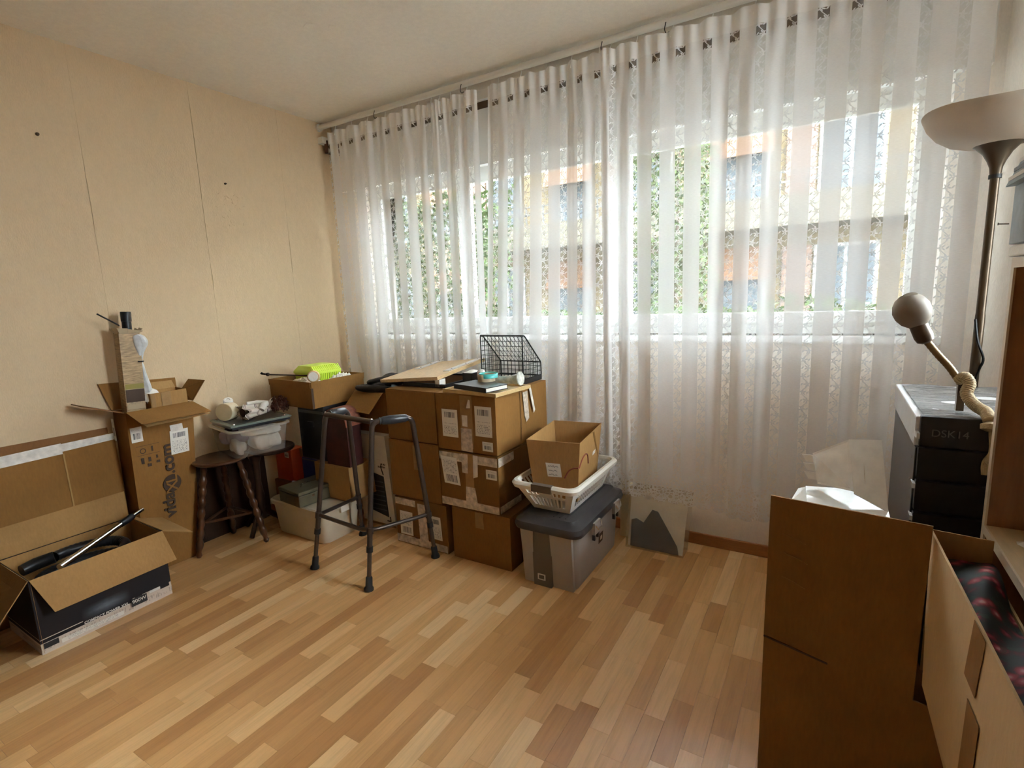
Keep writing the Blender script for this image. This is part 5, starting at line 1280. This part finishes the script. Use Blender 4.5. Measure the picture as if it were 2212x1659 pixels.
# ------------------------------------------------------------------ right hand side
bx_ = thing('large_carton', 'large open brown carton with its front flap raised, at right in the foreground', 'box', (3.09, -1.1, 0))
c4 = [(2.936, -1.300), (3.292, -1.412), (3.200, -.82), (2.952, -.80)]
c4b = [(2.934, -1.298), (3.345, -1.422), (3.195, -.82), (2.952, -.80)]
open_box(bx_, c4, 0, .418, .004, 'card3', cb=c4b)
MB().slab([(2.9355, -1.302, .420), (3.240, -1.400, .420), (3.247, -1.392, .822), (2.938, -1.296, .803)], .005).build('front_flap', 'card3', bx_)
MB().slab([(2.9355, -1.3035, .414), (3.08, -1.3495, .414), (3.08, -1.3495, .419), (2.9355, -1.3035, .419)], .001).build('crease_gap', 'print_dark', bx_)
for i, (a, zq) in enumerate(((.10, .715), (.12, .665), (.11, .60))):
    P = lambda s, z: V((2.938+.305*s, -1.3030-.0968*s, z)); MB().tube(smooth_path([P(a, zq), P(a+.08, zq-.004), P(a+.17, zq-.012)], 4), .0010, 5).build('scuff', 'card2', bx_)
sealed('inner_carton', 'brown carton inside the large open carton, under the white package', 2.985, 3.205, -1.22, -.835, .006, .655, 'card', 33, bulge=0)
pk = thing('white_package', 'opened glossy white slim package lying behind the large carton flap', 'package', (3.09, -1.0, .657))
glossw = mat('glossy_white_card', (.88, .87, .84), .18, .06, 26, .1, 40)
MB().hexa([(3.02, -1.18, .658), (3.205, -1.18, .658), (3.205, -.90, .658), (2.985, -.92, .658)], [(3.03, -1.175, .700), (3.203, -1.175, .706), (3.203, -.90, .712), (3.00, -.92, .704)]).build('tray', glossw, pk)
MB().slab([(3.02, -1.176, .708), (3.204, -1.176, .713), (3.203, -.905, .722), (3.005, -.93, .714)], .003).build('top_sheet', glossw, pk)
MB().slab([(2.965, -.985, .672), (3.022, -1.172, .705), (3.006, -.93, .712), (2.985, -.92, .70)], .003).build('side_flap', glossw, pk)
MB().slab([(3.125, -1.02, .742), (3.203, -1.06, .716), (3.190, -.89, .870), (3.110, -.885, .862)], .004).build('raised_lid', glossw, pk)
MB().slab([(3.035, -.93, .726), (3.124, -1.015, .746), (3.110, -.885, .862), (3.018, -.90, .812)], .003).build('lid_flap', glossw, pk)
for q in range(3):
    z = .735+.027*q; MB().slab([(3.010-.004*q, -.918, z), (3.034-.006*q, -.923, z), (3.031-.006*q, -.920, z+.022), (2.998-.004*q, -.913, z+.020)], .002).build('tuck_tab', glossw, pk)
MB().slab([(3.09, -1.178, .7), (3.15, -1.178, .7), (3.15, -1.177, .711), (3.09, -1.177, .711)], .001).build('dark_print', 'print_black', pk)
plate('small_print', 'lines_small', pk, (3.15, -.975, .793), (.02, -.65, -.6), (-.1, .6, .6), .04, .03)
# black drawer cabinet
dk = thing('drawer_cabinet', 'tall black drawer cabinet lettered DSK14 below the gooseneck lamp', 'cabinet', (3.44, -.79, 0))
soften(MB().box(3.25, 3.61, -1.04, -.53, 0, .895).build('body', 'black_satin', dk), .003)
soften(MB().box(3.246, 3.612, -1.035, -.52, .899, .978).build('top_tray', 'lid_grey', dk), .004)
MB().grid(lambda u, v: (3.262+.338*u, -1.03+.495*v, .9785+.005*math.sin(9*u+4*v)*math.sin(17*v)*math.sin(PI*u)+.004*abs(math.sin(13*v+3*u))), 40, 60).build('plastic_wrap', 'foil', dk)
zz = [.905, .818, .730, .640, .52, .40, .28, .16, .03]
for i in range(8):
    d_ = soften(MB().box(3.254, 3.61, -1.062, -1.041, zz[i+1]+.004 if i else zz[0], zz[i]-.004 if i else .984).build('drawer', 'black', dk), .002)
    MB().box(3.247, 3.2535, -1.066, -1.030, (zz[i]-.025 if i else .925), (zz[i]-.012 if i else .940)).build('pull_tab', 'lid_grey', d_)
MB().box(3.254, 3.61, -1.062, -1.041, zz[1]+.004, zz[0]-.004).build('drawer', 'black', dk)
text_mesh('DSK14', .026, (3.276, -1.0628, .934), (1, 0, 0), (0, 0, 1), 'print_grey', dk, 'lettering')
for z in (.80, .86): MB().lathe([(.004, 0), (.004, .002)], (3.2495, -1.0, z), (-1, 0, 0), 8).build('screw', 'steel', dk)
# gooseneck lamp with rope
gk = thing('gooseneck_lamp', 'clip lamp with small opal shade and rope wrapped neck on the cabinet', 'lamp', (3.35, -.97, .985))
MB().tube(smooth_path([(3.342, -.955, 1.055), (3.318, -.95, 1.095), (3.29, -.95, 1.13), (3.262, -.95, 1.168)], 10), [.0085+.0008*(i % 2) for i in range(31)], 10).build('flexible_neck', 'flex', gk)
ax = V((-.40, -.05, .9)).normalized(); s0 = V((3.265, -.95, 1.160))
MB().lathe([(.010, 0), (.019, .006), (.022, .018), (.021, .05), (.024, .058)], s0, ax, 20).build('socket', 'bronze_light', gk)
MB().lathe([(.022, .052), (.036, .066), (.044, .085), (.045, .103), (.038, .122), (.028, .134)], s0, ax, 28, caps=False, wob=lambda r, h, t: (r*(1+.05*math.cos(2*t)), h+.004*math.cos(2*t+.6)*(h/.13))).build('shade', 'shade_small', gk)
MB().lathe([(.010, .06), (.016, .08), (.014, .095), (.001, .105)], s0, ax, 14).build('bulb', 'cream_dark', gk)
rp_ = smooth_path([(3.335, -.955, 1.062), (3.347, -.965, 1.074), (3.356, -.975, 1.058), (3.350, -.985, 1.035), (3.360, -1.0, 1.015), (3.372, -1.02, 1.004), (3.380, -1.045, 1.000), (3.383, -1.072, .985)], 10)
MB().tube(rp_, [.0130+.0012*(i % 2) for i in range(len(rp_))], 10).build('rope_wrap', 'rope', gk)
MB().lathe([(.006, -.012), (.018, -.006), (.018, .006), (.006, .012)], (3.383, -1.076, .972), (0, -.3, -1), 14).build('rope_knot', 'rope', gk)
for i in range(3):
    MB().tube(smooth_path([(3.383+.003*i, -1.080, .966), (3.388+.002*i, -1.080, .92), (3.386-.004*i, -1.079, .885), (3.391-.006*i, -1.079, .853)], 6), .0035, 6).build('rope_strand', 'rope', gk)
MB().lathe([(.004, -.01), (.010, 0), (.004, .01)], (3.388, -1.080, .888), (0, 0, 1), 10).build('rope_knot', 'rope', gk)
MB().box(3.336, 3.352, -.962, -.944, .984, 1.056).build('clip', 'bronze', gk)
# torchere
fl = thing('floor_lamp', 'bronze floor lamp with a wide opal glass bowl at the right edge', 'floor lamp', (3.466, -.415, 0))
LC = V((3.466, -.415, 0))
MB().lathe([(.10, 0), (.10, .012), (.085, .022), (.02, .03), (.0125, .045)], LC, (0, 0, 1), 32).build('base', 'bronze', fl)
MB().lathe([(.0135, .04), (.0135, 1.20), (.0125, 1.21), (.0125, 1.66)], LC, (0, 0, 1), 16).build('pole', 'bronze', fl)
MB().lathe([(.0165, 1.632), (.0165, 1.644)], LC, (0, 0, 1), 18).build('collar', 'rubber', fl)
MB().lathe([(.0140, 1.642), (.0165, 1.665), (.024, 1.685), (.036, 1.708), (.054, 1.728), (.068, 1.738)], LC, (0, 0, 1), 30).build('trumpet', 'bronze', fl)
WP = .3; WQ = 0.0
def wob(r, h, t):
    k = max(0, (h-1.745)/.10); return (r*(1+.015*k*math.cos(3*t+WQ)), h+.006*k*math.cos(3*t+WP))
MB().lathe([(.058, 1.733), (.085, 1.736), (.125, 1.750), (.160, 1.776), (.185, 1.808), (.200, 1.842), (.197, 1.843), (.180, 1.810), (.155, 1.783), (.12, 1.757), (.08, 1.745)], LC, (0, 0, 1), 56, wob=wob, caps=False).build('bowl_shade', 'shade_glass', fl)
MB().tube(smooth_path([(3.452, -.43, 1.19), (3.462, -.437, 1.12), (3.482, -.432, 1.06), (3.475, -.425, 1.02), (3.466, -.432, .95), (3.466, -.432, .6)], 8), .0038, 6).build('cable', 'rubber', fl)
# bookcase
bkc = thing('bookcase', 'brown bookcase with pale front edges at the right edge of the photo', 'bookcase', (3.55, -1.6, 0))
BX0, BX1, BY0, BY1, BZ = 3.362, 3.74, -2.25, -1.20, 1.362
sp_ = MB().box(BX0+.004, BX1, BY1-.020, BY1, 0, BZ).build('side_panel', 'book_wood', bkc); MB().box(BX0, BX0+.004, BY1-.020, BY1, 0, BZ).build('front_edge', 'book_edge', sp_)
sp_ = MB().box(BX0+.004, BX1, BY0, BY0+.02, 0, BZ).build('side_panel', 'book_wood', bkc); MB().box(BX0, BX0+.004, BY0, BY0+.02, 0, BZ).build('front_edge', 'book_edge', sp_)
for z in (.05, .758, BZ-.02): 
    s_ = MB().box(BX0+.004, BX1, BY0+.02, BY1-.02, z, z+.020).build('shelf', 'shelf_wood', bkc); MB().box(BX0, BX0+.004, BY0+.02, BY1-.02, z, z+.020).build('front_edge', 'book_edge', s_)
MB().box(BX1, BX1+.006, BY0, BY1, 0, BZ).build('back_panel', 'book_wood', bkc)
MB().lathe([(.004, 0), (.003, .004)], (3.50, BY1-.020, .95), (0, -1, 0), 8).build('shelf_pin', 'steel', bkc)
crumple('folded_linen', 'folded white linen on the bookcase shelf', 'linen', (3.50, -1.40, .7785), .20, .22, .05, 'cloth_white', 9)
pf_ = thing('paper_folder', 'white paper folder standing in the bookcase', 'folder', (3.58, -1.50, .778))
MB().box(3.49, 3.70, -1.575, -1.555, .7785, 1.00).build('cover', 'paper', pf_); MB().box(3.492, 3.70, -1.582, -1.5765, .7795, .99).build('sheets', 'paper', pf_)
lbx = thing('fabric_box', 'light blue fabric box with striped white lid on top of the bookcase', 'fabric box', (3.5, -1.42, 1.362))
carton_body(3.345, 3.58, -1.60, -1.245, 1.388, 1.50, .012, 2).build('body', 'light_blue', lbx)
MB().hexa([(3.332, -1.61, 1.502), (3.61, -1.61, 1.502), (3.61, -1.235, 1.502), (3.332, -1.235, 1.502)], [(3.352, -1.60, 1.56), (3.60, -1.60, 1.56), (3.60, -1.26, 1.56), (3.352, -1.26, 1.56)]).build('lid', 'light_blue', lbx)
for q in range(3):
    z = 1.512+.016*q; xo = 3.332+.020*(z-1.502)/.058-.001; yo = -1.235-.025*(z-1.502)/.058+.001
    MB().box(xo, 3.60, -1.60, yo, z, z+.007).build('stripe', 'print_white' if q != 1 else 'print_grey', lbx)
wsl = thing('white_board', 'flat white board under the light blue fabric box', 'board', (3.5, -1.42, 1.362))
soften(MB().box(3.350, 3.62, -1.62, -1.225, 1.3635, 1.386).build('panel', 'paper', wsl), .003)
# beige carton with floral cloth
bg = thing('beige_box', 'open beige carton with brown tape in the right foreground', 'box', (3.3, -1.8, 0))
prof = [(3.325, 0), (3.298, .30), (3.249, .48), (3.249, .80)]
far = [-1.430, -1.425, -1.425, -1.352]
for i in range(3):
    (xa, za), (xb, zb) = prof[i], prof[i+1]; e = .034
    MB().slab([(xa, far[i], za), (xb, far[i+1], zb), (xb+e, -2.28, zb), (xa+e, -2.28, za)][::-1], .004).build('side_panel', 'beige', bg)
MB().slab([(3.358, -2.28, 0), (3.358, -2.28, .72), (3.356, -1.36, .72), (3.356, -1.36, 0)], .004).build('back_panel', 'beige', bg)
MB().slab([(3.254, -1.356, .47), (3.352, -1.356, .47), (3.352, -1.353, .795), (3.254, -1.353, .80)], .003).build('end_panel', 'card_in', bg)
MB().slab([(3.30, -2.276, 0), (3.356, -2.276, 0), (3.356, -2.276, .78), (3.29, -2.276, .78)], .003).build('end_panel', 'beige', bg)
MB().box(3.335, 3.354, -2.27, -1.44, .003, .008).build('bottom', 'beige', bg)
def sp3(y, z):
    for i in range(3):
        (xa, za), (xb, zb) = prof[i], prof[i+1]
        if z <= zb: q = (z-za)/(zb-za); yf = far[i]+(far[i+1]-far[i])*q; return xa+(xb-xa)*q + .034*((yf-y)/(yf+2.28))
for (ya, yb, z0, z1, sk) in ((-1.700, -1.760, .692, .798, -.018), (-1.712, -1.775, .485, .668, -.006)):
    P = [(ya-sk, z0), (ya, z1), (yb, z1), (yb-sk, z0)]
    MB().slab([(sp3(y, z)-.0016, y, z) for y, z in P][::-1], .0006).build('tape', 'card3', bg)
fcx = thing('floral_cloth', 'dark red floral cloth heaped in the beige carton', 'cloth', (3.30, -1.8, .5))
rr3 = random.Random(2); ff = [(rr3.uniform(20, 60), rr3.uniform(8, 25), rr3.uniform(0, 6)) for _ in range(5)]
MB().grid(lambda u, v: (3.262+.088*u+.030*(v if u < .01 else v*(1-u)), -1.362-.90*v, .742+.012*math.sin(PI*u)+.006*sum(math.sin(a*u*.1+b*v+c) for a, b, c in ff)), 14, 90).build('top_fold', 'floral', fcx)
MB().box(3.300, 3.350, -2.25, -1.46, .30, .725).build('folded_layers', 'floral', fcx)
